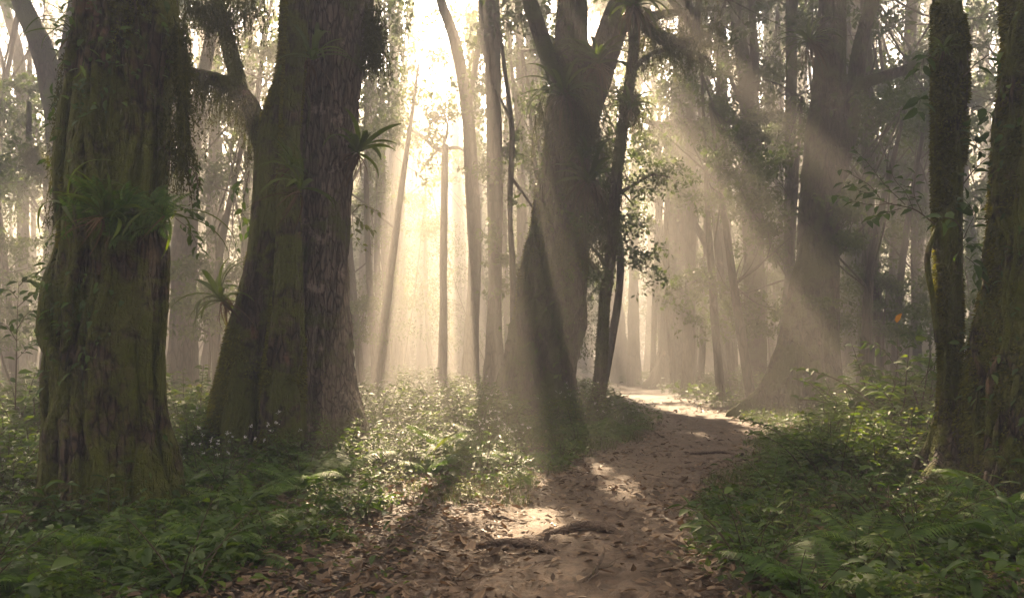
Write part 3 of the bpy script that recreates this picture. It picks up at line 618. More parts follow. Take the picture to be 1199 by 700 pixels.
back_tree('forest_tree', 'hazy trunk in the glow between the furrowed tree and the bare-topped one', 52, [(472, 445, 16), (470, 330, 12), (468, 200, 11), (462, 80, 10), (458, 0, 9)], crown=(12, 10000), group=FB)
# trees that fade out far back; nothing but mist and place tells them apart
FX = [(-3, 60), (110, 46), (150, 64), (232, 58), (268, 50), (452, 66), (497, 60), (536, 70), (566, 56), (590, 78), (618, 62), (700, 54), (724, 70), (760, 60), (772, 82), (815, 66), (832, 52),
      (868, 74), (905, 58), (948, 66), (1012, 54), (1030, 74), (1078, 50), (1092, 62), (1160, 56), (1210, 48), (-60, 42), (-20, 84), (305, 70), (352, 60), (400, 76), (655, 84), (685, 92), (640, 58), (1140, 80), (1270, 60), (190, 82), (60, 72)]
for k, (px, d) in enumerate(FX):
    px = HX+clear_x((px-HX)/F*d, d, 24, .3)/d*F
    w_ = rng.uniform(11, 24)*45/d; ln = rng.normal()*6
    fk = [([(px+ln*.4, 210), (px+ln*.4+rng.choice([-1, 1])*18, 130), (px+rng.normal()*24, 40), (px+rng.normal()*30, 0)], w_*.5)] if k % 2 else []
    bright = 420 < px < 620
    back_tree('distant_tree', 'pale far-off tree half lost in the mist behind the nearer trunks', d, [(px, 440, w_*1.5), (px+ln*.3, 330, w_), (px+ln*.6, 200, w_*.9), (px+ln, 80, w_*.8), (px+ln*1.4, 0, w_*.7)],
              fk, top=rng.uniform(15, 24), crown=(10, 6500) if bright else (9, 2400), group='distant trees in the mist')
# trees added so their crowns shade the foreground: trunks stand left and right, outside or behind the nearer ones
for k, (x, y) in enumerate([(-15, 30), (-12, 40), (-19, 44), (12, 27), (16, 38), (14, 48), (-9.5, 34), (9.5, 42), (19, 26), (-21, 22), (-1.2, 36), (2.8, 44), (-5.4, 42), (7, 33)]):
    x = clear_x(x, y, 24, .3)
    px = HX+x/y*F
    back_tree('forest_tree', ['canopy tree added for shade off to one side of the clearing', 'hazy full-crowned tree added for shade further back in the forest'][k > 8 or abs(px-600) < 500], y, [(px, 446, 460/y), (px+3, 300, 400/y), (px+2, 100, 360/y), (px, 0, 330/y)],
              top=24, crown=(20, 22000), group='added shade trees around the clearing')

# ------------------------------------------------------------------ understorey: slender saplings and small leafy trees between the trunks
def sapling_proto(seed, H, nleaf, lsize, r=.03, spread=1.0):
    r0 = np.random.default_rng(seed); tk = MB(); lf = MB()
    top = np.array([r0.normal()*.12*H, r0.normal()*.12*H, H]); mid = top*.5+np.array([r0.normal(), r0.normal(), 0])*.05*H
    tube(tk, [np.zeros(3), mid, top], [r, r*.7, r*.2], 6, 24, seed, .1)
    cen = []
    for k in range(15):
        f = r0.uniform(.25, 1); b = mid*2*f if f < .5 else mid+(top-mid)*(f-.5)*2
        a = r0.uniform(0, 6.28); l = spread*H*.24*r0.uniform(.5, 1.3)*(1.25-f)
        e = b+np.array([math.cos(a)*l, math.sin(a)*l, l*.35*r0.uniform(-.3, 1)])
        tube(tk, [b, (b+e)/2+np.array([0, 0, l*.12]), e], [r*.4, r*.25, r*.08], 4, 8, k, .1); cen += [e, (b+e)/2, b*.25+e*.75]
    cen = np.array(cen); k = r0.integers(0, len(cen), nleaf); C = cen[k]+r0.normal(size=(nleaf, 3))*np.array([.11, .11, .06])*H*.42
    D = unit(r0.normal(size=(nleaf, 3))+np.array([0, 0, -.4])); N = unit(r0.normal(size=(nleaf, 3))*.5+np.array([0, 0, 1])); L = lsize*r0.uniform(.6, 1.3, nleaf)
    leaf_quads(lf, C, D, N, L, L*.45, .15)
    return [('stem', tk.mesh('stem', M['twig'])), ('crown', lf.mesh('crown', M['under']))]
def place(proto, name, label, cat, group, x, y, rz, sc, dz=0.0, tilt=(0, 0), z=None):
    zz = (float(gz(x, y))-.02+dz) if z is None else z
    if len(proto) == 1:
        o = bpy.data.objects.new(name, proto[0][1]); COL.objects.link(o)
    else:
        o = bpy.data.objects.new(name, None); o.empty_display_size = .1; COL.objects.link(o)
        for pn, me in proto:
            c = bpy.data.objects.new(pn, me); COL.objects.link(c); c.parent = o
    o.location = (x, y, zz); o.rotation_euler = (tilt[0], tilt[1], rz); o.scale = (sc, sc, sc)
    return tag(o, label, cat, group)
SAP = [sapling_proto(s, H, nl, .13, .035, sp) for s, H, nl, sp in [(1, 7, 2200, 1), (2, 5, 1800, 1.2), (3, 8.5, 2600, .8), (4, 3.2, 1300, 1.3)]]
NEARBY = [(-4.1, 8.0, 'massive mossy trunk'), (-3.3, 12.4, 'furrowed double trunk'), (.7, 20.5, 'forked tree'), (2.1, 18.3, 'slender leaning tree'), (7.8, 21, 'buttressed tree'), (4.9, 8.6, 'slim mossy trunk'), (5.6, 8.2, 'dark right-hand trunk'),
          (-1.5, 30, 'trunks in the bright glow'), (5.5, 38, 'end of the path'), (-9, 26, 'misty forked trunk'), (12, 34, 'trunks in the grey mist'), (-14, 26, 'outermost pale trunk')]
def near(x, y):
    d = [math.hypot(x-a, (y-b)*.7) for a, b, _ in NEARBY]; return NEARBY[int(np.argmin(d))][2]
def side(x, y): return 'left' if path_d(np.array(x), np.array(y))[1] < 0 else 'right'
sap_spots = [(P(px, 430, d)[0], d, k, s) for px, d, k, s in [
    (500, 33, 0, 1.25), (470, 40, 2, 1.1), (560, 38, 2, 1.0), (600, 29, 0, .9), (620, 33, 2, 1.0), (540, 50, 2, 1.3), (455, 27, 3, 1.1), (700, 33, 0, .9), (722, 27, 1, .9), (690, 42, 2, 1.1),
    (760, 48, 2, 1.2), (815, 42, 0, 1.1), (865, 34, 1, 1.0), (905, 33, 0, .9), (900, 46, 2, 1.1), (955, 36, 2, .9), (1010, 26, 1, 1.1), (1035, 24, 3, 1.2), (1060, 28, 0, .9), (1020, 38, 2, 1.0), (1080, 34, 2, 1.1),
    (1140, 24, 0, .9), (1160, 30, 2, 1.0), (1010, 50, 2, 1.2), (20, 21, 1, .9), (-20, 26, 0, 1.1), (40, 32, 2, 1.0), (110, 30, 0, 1), (240, 21, 3, 1.3), (265, 28, 0, 1.0), (230, 40, 2, 1.2), (185, 36, 2, 1.1),
    (5, 40, 2, 1.2), (430, 19, 3, .8), (1095, 20, 3, 1.1), (1120, 17, 3, 1.0), (660, 50, 2, 1.3), (850, 56, 2, 1.2), (580, 60, 2, 1.4), (735, 62, 2, 1.2), (930, 56, 2, 1.2), (1050, 60, 2, 1.3)]]
for x, d, k, s in sap_spots:
    x = clear_x(x, d, 8, .6)
    place(SAP[k], 'sapling', f'loose leafy sapling behind the {near(x, d)}', 'small tree', 'saplings between the trunks', x, d, rng.uniform(0, 6.28), s)

# middle-storey trees: leafy from a few metres up, they fill the gaps between the trunks
MID = [(628, 27, 10), (882, 24, 9), (845, 27, 11), (1015, 21, 8),  (905, 27, 10), (1045, 27, 11), (255, 24, 9), (120, 22, 9), (700, 26, 11), (20, 27, 10), (450, 30, 12),
       (505, 46, 13), (470, 60, 16), (540, 62, 18), (600, 42, 14), (625, 52, 16), (585, 72, 18), (450, 75, 18), (420, 52, 14), (690, 47, 15), (720, 58, 17), (755, 66, 18), (700, 34, 10), (765, 40, 12),
       (815, 50, 15), (840, 60, 17), (870, 44, 13), (905, 52, 16), (910, 38, 12), (955, 62, 18), (1010, 36, 12), (1015, 52, 15), (1045, 62, 18), (1075, 40, 13), (1090, 54, 16), (1130, 36, 12), (1150, 48, 15), (1190, 60, 17), (1180, 30, 11),
       (-10, 36, 12), (10, 52, 16), (45, 44, 14), (100, 40, 13), (150, 54, 16), (190, 44, 13), (235, 36, 11), (240, 62, 17), (275, 46, 14), (330, 60, 17), (380, 50, 15), (-40, 60, 17), (1230, 42, 14), (1260, 66, 18), (790, 74, 18), (655, 68, 18), (1000, 76, 19), (880, 80, 19), (60, 72, 18), (200, 78, 18), (505, 84, 19), (735, 84, 19)]
for k, (px, d, H) in enumerate(MID):
    x = clear_x((px-HX)/F*d, d, H); g = float(gz(x, d)); root = thing('understorey_tree', (x, d, g), f'misty leafy tree of middle height behind the {near(x, d)}', 'tree', 'middle-storey trees in the mist')
    q = [np.array([x, d, g-.2]), np.array([x+rng.normal()*.4, d, g+H*.4]), np.array([x+rng.normal()*.8, d+rng.normal()*.5, g+H])]
    mb = MB(); tube(mb, q, [.16, .12, .04], 8, 30, k, .15); mb.build('trunk', M['bark_far'], root)
    n = 11; f = rng.uniform(.25, 1.05, n); cc = np.array([[x, d, g+H*ff] for ff in f])+rng.normal(size=(n, 3))*np.array([1, .8, .2])*H*.13
    add_crown(root, cc, rng.uniform(.7, 1.5, n)*H/14, 4600 if d < 45 else 2600, .07+d*.0036, 'under', limbs_from=[q[1], q[1]*.5+q[2]*.5, q[2]], limb_r=.03)
TALL = [(448, 29), (478, 36), (415, 31), (500, 44), (1035, 25), (1075, 31), (1110, 36), (262, 32), (285, 36), (240, 40), (275, 48), (10, 30), (35, 36), (415, 38), (400, 46), (440, 52), (455, 44), (520, 52), (575, 40), (610, 48), (640, 38), (700, 44), (735, 36), (775, 46), (820, 38), (845, 52), (900, 42), (940, 50), (975, 38), (1020, 46), (1060, 40), (1100, 48), (1145, 40), (1190, 46), (250, 44), (205, 50), (160, 42), (40, 46), (-10, 50), (20, 38), (290, 56), (390, 50), (490, 38), (1230, 52), (1035, 34), (860, 32), (545, 34), (715, 30)]
for k, (px, d) in enumerate(TALL):
    H = rng.uniform(.38, .54)*d; x = clear_x((px-HX)/F*d, d, H); g = float(gz(x, d)); root = thing('understorey_tree', (x, d, g), f'tall airy tree spreading thin foliage high behind the {near(x, d)}', 'tree', 'tall airy trees in the mist')
    q = [np.array([x, d, g-.2]), np.array([x+rng.normal()*.5, d, g+H*.5]), np.array([x+rng.normal()*1.1, d+rng.normal()*.5, g+H])]
    mb = MB(); tube(mb, q, [.17, .13, .04], 8, 30, k, .15); mb.build('trunk', M['bark_far'], root)
    n = 13; f = rng.uniform(.5, 1.1, n); cc = np.array([[x, d, g+H*ff] for ff in f])+rng.normal(size=(n, 3))*np.array([1, .8, .15])*2.4
    add_crown(root, cc, rng.uniform(.8, 1.5, n), 3400 if d < 38 else 2600, .16+d*.0016, 'under', limbs_from=[q[1], q[1]*.5+q[2]*.5, q[2]], limb_r=.05)
OVER = [(18, 56), (-26, 60), (26, 62), (-34, 66), (2, 48), (-12, 49)]
for k, (x, y) in enumerate(OVER):
    x = clear_x(x, y, 26, .4)
    px = HX+x/y*F; back_tree('forest_tree', 'tall misty tree whose leafy crown closes the far canopy', y, [(px, 446, 900/y), (px+3, 300, 760/y), (px+2, 100, 700/y), (px, 0, 640/y)], top=rng.uniform(21, 25), crown=(20, 9000), group='canopy trees far back')
def woods():
    n = 300000; r0 = np.random.default_rng(77); y = r0.uniform(98, 150, n); x = r0.uniform(-1, 1, n)*(y*.72+6); z = r0.random(n)**.85*30
    v = vn(x*.10, z*.14, y*.1, 91)+.6*vn(x*.3, z*.35, y*.3, 92); ok = v > -.62; C = np.stack([x, y, z+gz(x, y)], 1)[ok]
    mb = MB(); L = r0.uniform(.35, .9, len(C)); leaf_quads(mb, C, rdir(len(C), -.2), rdir(len(C), .8), L, L*.6, .1)
    tag(mb.build('distant_woods', M['under']), 'faint mass of foliage closing the view far back in the mist', 'woods', kind='stuff')
    n = 90000; y = r0.uniform(68, 96, n); x = (r0.uniform(350, 660, n)-HX)/F*y; z = r0.random(n)*25  # extra stand of leaves, added to hide the glaring sky behind
    v = vn(x*.16, z*.2, y*.12, 95)+.7*vn(x*.5, z*.5, y*.4, 96); C = np.stack([x, y, z+gz(x, y)], 1)[v > -.55]
    mb = MB(); L = r0.uniform(.25, .6, len(C)); leaf_quads(mb, C, rdir(len(C), -.2), rdir(len(C), .8), L, L*.6, .1)
    tag(mb.build('distant_woods', M['under']), 'pale wall of leaves added to dim the bright gap left of the forked tree', 'woods', kind='stuff')
woods()

# ------------------------------------------------------------------ undergrowth prototypes
def fern_proto(seed, nf, Lf, detail, el=(.5, 1.15), kk=13):
    r0 = np.random.default_rng(seed); mb = MB(); K = 22 if detail else kk
    az = np.linspace(0, 6.28, nf, endpoint=False)+r0.normal(size=nf)*.25; L = Lf*r0.uniform(.65, 1.15, nf)
    p, d, s = arcs(r0.normal(size=(nf, 3))*.015, az, r0.uniform(*el, nf), L, r0.uniform(.9, 1.7, nf), K, r0.normal()*.2)
    ribbon(mb, p, s, np.linspace(.011, .002, K)[None]*Lf)
    up = unit(np.cross(d, s)); up[up[..., 2] < 0] *= -1
    sub = 2 if detail else 1
    for f in range(nf):
        t = np.linspace(.12, .985, (K-3)*2*(2 if detail else 1)//(1)); ii = t*(K-1); a = np.minimum(ii.astype(int), K-2); w_ = (ii-a)[:, None]
        q = p[f, a]*(1-w_)+p[f, a+1]*w_; dd = d[f, a]; ss = s[f, a]; uu = up[f, a]
        prof = np.sin(np.pi*np.clip(t*.93+.07, 0, 1)**.75)**.8*.27*L[f]*r0.uniform(.9, 1.1, len(t))
        for sg in (-1, 1):
            D = unit(ss*sg+dd*.35+uu*.05-np.array([0, 0, .18])); N = uu+r0.normal(size=q.shape)*.12
            if not detail:
                leaf_quads(mb, q, D, N, prof, np.full(len(t), .34*Lf/(K-3))+prof*.04, .22)
            else:
                m = 8; u = np.linspace(.06, .95, m)
                pl = prof[:, None]*u[None]
                base = q[:, None]+D[:, None]*pl[..., None]-np.array([0, 0, 1.])*((pl**2)/np.maximum(prof[:, None], .01)*.22)[..., None]
                S2_ = unit(np.cross(D, N)); wl = (.028*Lf*(1-u[None]*.75))*np.ones((len(t), 1))
                for h in (-1, 1):
                    DD = np.repeat(S2_*h+D*.55, m, 0)
                    leaf_quads(mb, base.reshape(-1, 3), DD, np.repeat(N, m, 0), wl.ravel(), wl.ravel()*.62, .1)
    return [('fern', mb.mesh('fern', M['fern']))]
FERN_N = [fern_proto(s, nf, L, False, (.5, 1.15), 19) for s, nf, L in [(1, 9, .62), (2, 11, .5), (3, 8, .8)]]
FERN_F = [fern_proto(s, nf, L, False) for s, nf, L in [(5, 12, .6), (6, 14, .75)]]
def herb_proto(seed, ns, H, lsize, mat='herb', pairs=6, flower=False, fold=True, spread=.5, wr=.45):
    r0 = np.random.default_rng(seed); st = MB(); lf = MB(); fl = MB()
    az = r0.uniform(0, 6.28, ns); h = H*r0.uniform(.5, 1.1, ns); C0 = r0.normal(size=(ns, 3))*np.array([1, 1, 0])*H*.12
    p, d, s = arcs(C0, az, r0.uniform(.95, 1.5, ns)*1.0, h, r0.uniform(.1, spread*1.6, ns), 9)
    for f in range(ns): tube(st, p[f], np.linspace(.0045, .0015, 9)*max(1, H/.5), 4, 9, f, .05)
    ii = np.repeat(np.arange(ns), pairs*2); t = np.tile(np.repeat(np.linspace(.25, .98, pairs), 2), ns)*8; a = np.minimum(t.astype(int), 7); w_ = (t-a)[:, None]
    q = p[ii, a]*(1-w_)+p[ii, a+1]*w_; n = len(q)
    az2 = np.tile(np.repeat(np.arange(pairs)*1.57, 2)+np.tile([0, np.pi], pairs), ns)+r0.normal(size=n)*.4
    D = np.stack([np.cos(az2), np.sin(az2), r0.uniform(-.15, .5, n)], 1); N = np.stack([r0.normal(size=n)*.3, r0.normal(size=n)*.3, np.ones(n)], 1)
    L = lsize*r0.uniform(.55, 1.2, n)*(1.1-.35*t/8)
    (leaf_fold if fold else leaf_quads)(lf, q+unit(D)*L[:, None]*.12, D, N, L, L*wr*r0.uniform(.85, 1.15, n))
    if flower:
        for f in range(ns):
            if r0.random() < .7:
                k = 16; c = p[f, -1]+r0.normal(size=(k, 3))*.010
                leaf_quads(fl, c, unit(r0.normal(size=(k, 3))+np.array([0, 0, .6])), unit(r0.normal(size=(k, 3))), .016, .012)
    parts = [('stem', st.mesh('stem', M['twig'])), ('leaves', lf.mesh('leaves', M[mat]))]
    if flower: parts.append(('flowers', fl.mesh('flowers', M['white'])))
    return parts
HERB = [herb_proto(11, 9, .42, .085), herb_proto(12, 12, .34, .065), herb_proto(13, 7, .5, .12, 'herb', 5), herb_proto(14, 14, .26, .06, 'herb', 4)]
FLOWER = [herb_proto(21, 12, .55, .07, 'herb', 7, True, True, .3), herb_proto(22, 9, .62, .06, 'herb', 8, True, True, .25)]
BROAD = [herb_proto(31, 6, .55, .2, 'broad', 4, False, True, .7, .38), herb_proto(32, 8, .4, .16, 'broad', 4, False, True, .8, .42), herb_proto(33, 5, .9, .22, 'broad', 5, False, True, .5, .33)]
LIME = [herb_proto(41, 8, .5, .10, 'lime', 5, False, True, .6), herb_proto(42, 10, .35, .07, 'lime', 5, False, True, .7)]
SHRUB = [herb_proto(51, 22, 1.15, .15, 'herb', 13, False, True, 1.0, .48), herb_proto(52, 20, 1.5, .17, 'herb', 15, False, True, .8, .48), herb_proto(53, 30, .9, .11, 'under', 12, True, False, .9, .5)]
def strap_proto(seed, n, L, W, el=(.1, 1.4), bend=(1.0, 2.0), mat='epi', dead=0, name='rosette'):
    r0 = np.random.default_rng(seed); mb = MB(); K = 12
    az = r0.uniform(0, 6.28, n); l = L*r0.uniform(.6, 1.15, n)
    p, d, s = arcs(r0.normal(size=(n, 3))*.02*L, az, r0.uniform(*el, n), l, r0.uniform(*bend, n), K, r0.normal()*.3)
    u = np.linspace(0, 1, K); ribbon(mb, p, s, (W*(np.sin(np.pi*np.clip(u*.85+.12, 0, 1))**.7))[None]*np.ones((n, 1)), .22)
    parts = [('leaves', mb.mesh('leaves', M[mat]))]
    if dead:
        m2 = MB(); az = r0.uniform(0, 6.28, dead); p, d, s = arcs(r0.normal(size=(dead, 3))*.05*L, az, r0.uniform(-.9, -.2, dead), L*r0.uniform(.4, 1.0, dead), 1.0, 7)
        ribbon(m2, p, s, np.linspace(1, .2, 7)[None]*W*.55); parts.append(('dead_leaves', m2.mesh('dead_leaves', M['dry'])))
    return parts

# ------------------------------------------------------------------ undergrowth: hand-placed plants that the photo shows clearly
def at(px, py, d=None):
    d = d or CH*F/(py-HY); p = P(px, py, d); return float(p[0]), float(d)
def put(proto, name, label, cat, grp, px, py, d, rz, sc, tilt=(0, 0)):
    x, y = at(px, py, d); place(proto, name, label, cat, grp, x, y, rz, sc, tilt=tilt)
put(FERN_N[2], 'fern', 'arching bright fern frond clump in front of the furrowed double trunk', 'fern', 'ferns', 285, 610, 7.9, .3, 1.0)
put(FERN_N[0], 'fern', 'dark fern in the near corner under the massive mossy trunk', 'fern', 'ferns', 40, 690, 5.2, 1.3, 1.05)
put(FERN_N[2], 'fern', 'long-fronded fern against the dark trunk at the view edge', 'fern', 'ferns', 1188, 610, 7.0, 2.7, 1.15)
put(FERN_N[2], 'fern', 'spreading fern on the bank above the right path edge', 'fern', 'ferns', 985, 560, 10.5, .9, 1.2)
put(FERN_N[2], 'fern', 'tall fern under the leafy bush with the orange leaf', 'fern', 'ferns', 1035, 530, 10.0, 2.0, 1.25)
put(FERN_F[1], 'fern', 'soft fern beside the base of the slender leaning tree', 'fern', 'ferns', 722, 512, 15.8, .2, 1.15)
put(FERN_F[1], 'fern', 'fern drooping over the path edge below the slender leaning tree', 'fern', 'ferns', 690, 520, 15.2, 1.2, 1.1)
put(FERN_F[0], 'fern', 'fern between the forked tree and the slender leaning tree', 'fern', 'ferns', 660, 505, 17.2, 2.2, 1.3)
put(strap_proto(60, 9, .7, .075, (.7, 1.35), (.5, 1.0), 'lime'), 'strap_leaf_plant', 'upright yellow-green strap plant glowing in the sunlit patch', 'plant', None, 500, 560, 11.0, .4, 1.0)
put(SHRUB[0], 'bush', 'wide flowering bush in the sunlight left of the forked tree', 'bush', 'bushes', 560, 520, 14.5, .3, 1.05)
put(SHRUB[2], 'bush', 'pale feathery bush in the sunlight before the forked tree', 'bush', 'bushes', 535, 512, 15.5, 2.3, 1.2)
put(SHRUB[1], 'bush', 'loose green bush partly hiding the base of the forked tree', 'bush', 'bushes', 590, 508, 16.2, 1.3, .8)
put(SHRUB[2], 'bush', 'low bush beside the root flare of the furrowed trunk', 'bush', 'bushes', 462, 505, 15.5, 1.3, 1.0)
for px, py, d, rz, sc, lb in [(940, 575, 9.3, .4, .95, 'fern nearest the right path edge below the bend'), (1000, 620, 7.0, 1.4, .65, 'wide fern in the middle of the right bank'), (880, 650, 6.4, .1, .7, 'small fern at the near right path edge'),
                     (232, 600, 7.7, .9, 1.0, 'fern rising beside the flare of the massive mossy trunk'), (350, 585, 9.0, 2.0, 1.0, 'fern in front of the root column of the furrowed tree'), (150, 660, 6.0, 2.9, 1.0, 'fern below the massive mossy trunk, above the littered ground'), (215, 655, 6.3, .3, .7, 'small fern at the edge of the littered ground')]:
    put(FERN_N[int(rz*7) % 3], 'fern', lb, 'fern', 'ferns', px, py, d, rz, sc)
for k, (px, py, d, sc) in enumerate([(1040, 500, 14.5, .95), (1005, 505, 12.8, .9), (1025, 520, 12.2, 1.25), (1082, 520, 11.2, 1.35), (985, 540, 11.2, .95), (960, 540, 11.5, .45), (1120, 520, 10.5, 1.1), (1160, 540, 9.8, .9)]):
    put(SHRUB[k % 2], 'bush', 'leafy bush on the high right bank below the buttressed tree' if k < 4 else 'leafy bush near the slim mossy trunk', 'bush', 'bushes on the right bank', px, py, d, k*1.3, sc)
for k, (px, py, d, sc) in enumerate([(232, 500, 11.5, .9), (215, 470, 14.5, 1.2), (240, 480, 15.5, 1.0), (12, 520, 10.5, 1.1), (40, 500, 12.5, 1.1), (-5, 600, 8.0, .75), (330, 560, 10.8, .6), (395, 560, 11.0, .6), (445, 530, 13.2, .8), (480, 500, 17, 1.1), (515, 495, 18.5, 1.0), (430, 490, 19, 1.3), (640, 515, 16.6, .8), (675, 505, 17.0, .8), (735, 500, 17.2, .5)]):
    put(SHRUB[k % 3], 'bush', 'leafy bush beside the furrowed double trunk' if k in (0, 1, 2, 6, 7, 8) else 'leafy bush in the gap left of the massive mossy trunk' if k in (3, 4, 5) else 'leafy bush at the feet of the forked tree and its slender neighbour' if k > 11 else 'pale leafy bush in the sunny gap beyond the furrowed trunk', 'bush', 'bushes on the left bank', px, py, d, k*1.3, sc)
put(BROAD[0], 'broadleaf_plant', 'broad-leaved plant standing against the base of the massive mossy trunk', 'plant', 'broad-leaved plants', 92, 590, 7.0, .2, 1.25)
put(BROAD[1], 'broadleaf_plant', 'glossy plant just below the leafy bush on the right bank', 'plant', 'broad-leaved plants', 1065, 570, 9.0, 2.2, 1.2)
put(BROAD[2], 'broadleaf_plant', 'tall broad-leaved plant at the left view edge', 'plant', 'broad-leaved plants', 18, 600, 8.6, 1.2, 1.25)
put(BROAD[2], 'broadleaf_plant', 'tall plant growing between the slim and the dark right trunks', 'plant', 'broad-leaved plants', 1140, 560, 9.5, .5, 1.5)
put(SHRUB[1], 'bush', 'leafy bush crowned by one orange leaf, right of the buttressed tree', 'bush', 'bushes', 1050, 500, 11.5, 1.9, 1.3)
put(BROAD[2], 'broadleaf_plant', 'upright plant in front of the leafy bush with the orange leaf', 'plant', 'broad-leaved plants', 1040, 520, 10.9, .9, 1.35)
m = MB(); c = P(1050, 378, 11.2); leaf_fold(m, c[None], np.array([[.35, 0, .9]]), np.array([[-.8, -.5, .2]]), .16, .09, .15)
tag(m.build('orange_leaf', M['orange'], loc=c), 'single orange withered leaf on top of the leafy bush', 'leaf')

# ------------------------------------------------------------------ undergrowth scattered over the banks
HERO = [(-3.97, 8, .85), (-3.3, 12.4, 1.1), (.6, 20.5, 1.1), (2.0, 18.3, .4), (7.8, 21, 1.2), (4.55, 8.1, .75), (5.4, 8.2, .9)]
def free(x, y, r=.0):
    return all(math.hypot(x-a, y-b) > c+r for a, b, c in HERO)
def scatter(n, ymin, ymax, xlim, dens, edge=.1, power=1.0, seed=0):
    r0 = np.random.default_rng(seed); out = []
    tries = 0
    while len(out) < n and tries < n*400:
        tries += 1
        y = ymin+(ymax-ymin)*r0.random()**power; hw = y*.66+.5
        x = r0.uniform(-hw, hw)
        d, s = path_d(np.array(x), np.array(y))
        if d < edge or not (xlim[0] < x < xlim[1]) or not free(x, y): continue
        if r0.random() > dens(x, y, float(d), float(s)): continue
        out.append((x, y, r0.uniform(0, 6.28), r0.random()))
    return out
def leafy_left(x, y, d, s):     # the littered bare patch between path and plants on the left stays open
    if s < 0 and y < 8.6: return 1.0 if x < -1.35-.25*(8.6-y)-.2*math.sin(y*3) else 0.02
    if s < 0 and y < 11: return .9 if (x < -1.6 or y > 9.7) else .10
    return 1.0
def lab(kind, x, y): return f'{kind} on the {side(x, y)} bank near the {near(x, y)}'
for x, y, rz, q in scatter(26, 4.9, 11, (-9, 9), leafy_left, .35, 1.1, 1): place(FERN_N[int(q*3)], 'fern', lab('feathery green fern', x, y), 'fern', 'ferns', x, y, rz, .45+.6*q)
for x, y, rz, q in scatter(110, 11, 34, (-22, 22), leafy_left, .35, 1.4, 2): place(FERN_F[int(q*2)], 'fern', lab('soft misty fern', x, y), 'fern', 'ferns', x, y, rz, .7+.6*q)
for x, y, rz, q in scatter(285, 4.7, 15, (-10, 10), leafy_left, .12, 1.1, 3): place(HERB[int(q*4)], 'leafy_herb', lab('small leafy herb', x, y), 'plant', 'leafy herbs', x, y, rz, .45+1.1*q**2)
for x, y, rz, q in scatter(34, 9.5, 17, (-8, 0), lambda x, y, d, s: 1 if s < 0 and (x < -1.5 or y > 11.5) else 0, .3, 1, 4): place(FLOWER[int(q*2)], 'flowering_herb', lab('herb with tiny white flower heads', x, y), 'plant', 'white-flowered herbs', x, y, rz, .8+.5*q)
for x, y, rz, q in scatter(120, 4.7, 13, (-10, 10), leafy_left, .3, 1, 5): place(BROAD[int(q*3)], 'broadleaf_plant', lab('broad-leaved plant', x, y), 'plant', 'broad-leaved plants', x, y, rz, .45+.45*q)
for x, y, rz, q in scatter(40, 8.8, 20, (-9, 9), lambda x, y, d, s: .9 if (s < 0 and -3 < x < 0) or (s > 0 and 16 < y < 21) else .05, .1, 1, 6): place(LIME[int(q*2)], 'leafy_herb', lab('yellow-green sunlit herb', x, y), 'plant', 'yellow-green herbs', x, y, rz, .5+.5*q)
for x, y, rz, q in scatter(26, 8.2, 14.5, (1.5, 9), lambda x, y, d, s: 1 if s > 0 and d > .9 else 0, .9, 1, 17): place(SHRUB[int(q*2)], 'bush', lab('waist-high leafy bush', x, y), 'bush', 'bushes', x, y, rz, .45+.35*q)
for x, y, rz, q in scatter(16, 7.5, 13, (-9, -1.2), lambda x, y, d, s: 1 if (x < -y*.53 or (y > 10.5)) else 0, .9, 1, 18): place(SHRUB[int(q*3)], 'bush', lab('waist-high leafy bush', x, y), 'bush', 'bushes', x, y, rz, .45+.35*q)
for x, y, rz, q in scatter(26, 6, 14, (-9, 9), lambda x, y, d, s: 1 if d > 1.2 and (s > 0 or x < -2) else 0, .9, 1, 19): place(BROAD[2], 'broadleaf_plant', lab('tall upright broad-leaved plant', x, y), 'plant', 'broad-leaved plants', x, y, rz, .7+.4*q)
for x, y, rz, q in scatter(85, 13, 48, (-30, 30), lambda x, y, d, s: 1.0 if y > 18 or s < 0 else .5, .9, 1.2, 7): place(SHRUB[int(q*3)], 'bush', lab('low leafy bush', x, y), 'bush', 'bushes', x, y, rz, .6+.7*q)

# ------------------------------------------------------------------ epiphytes perched on trunks
EPI = [strap_proto(70, 16, .42, .035, (.0, 1.3), (.8, 1.8), 'epi', 10), strap_proto(71, 22, .5, .05, (.2, 1.4), (.8, 1.9), 'epi', 16), strap_proto(72, 30, .9, .07, (.1, 1.4), (1.0, 2.0), 'epi', 40), strap_proto(73, 12, .75, .03, (-.2, 1.2), (1.2, 2.2), 'epi', 6)]
def epi(k, px, py, d, sc, label, rz=0.0, tilt=(0, 0)):
    p = P(px, py, d); o = place(EPI[k], 'epiphyte', label, 'plant', 'epiphytes perched on trunks', p[0], p[1], rz, sc, z=p[2], tilt=tilt)
epi(1, 418, 180, 12.2, 1.6, 'big strap-leaved epiphyte jutting from the furrowed trunk at branch height', 1.0, (0, .5))
epi(0, 366, 70, 11.4, 2.1, 'small epiphyte rosette high on the furrowed trunk', .4, (.5, 0))
epi(0, 350, 222, 11.15, 2.0, 'epiphyte tuft halfway down the furrowed trunk', 2.0, (.6, 0))
epi(0, 336, 196, 11.15, 1.3, 'smaller epiphyte tuft beside the halfway one on the furrowed trunk', 1.2, (.6, 0))
epi(1, 262, 352, 11.6, 1.55, 'bright bird-nest rosette on the root column of the furrowed tree', .2, (.1, -.5))
epi(3, 80, 245, 7.55, 1.15, 'long arching strap plant on the shaded side of the massive mossy trunk', .5, (.2, -.5))
epi(1, 120, 255, 7.25, .95, 'dark tufted epiphyte on the front of the massive mossy trunk', 2.5, (.6, 0))
epi(3, 194, 252, 7.5, 1.0, 'wispy strap plant on the sunny side of the massive mossy trunk', 1.5, (.4, .5))
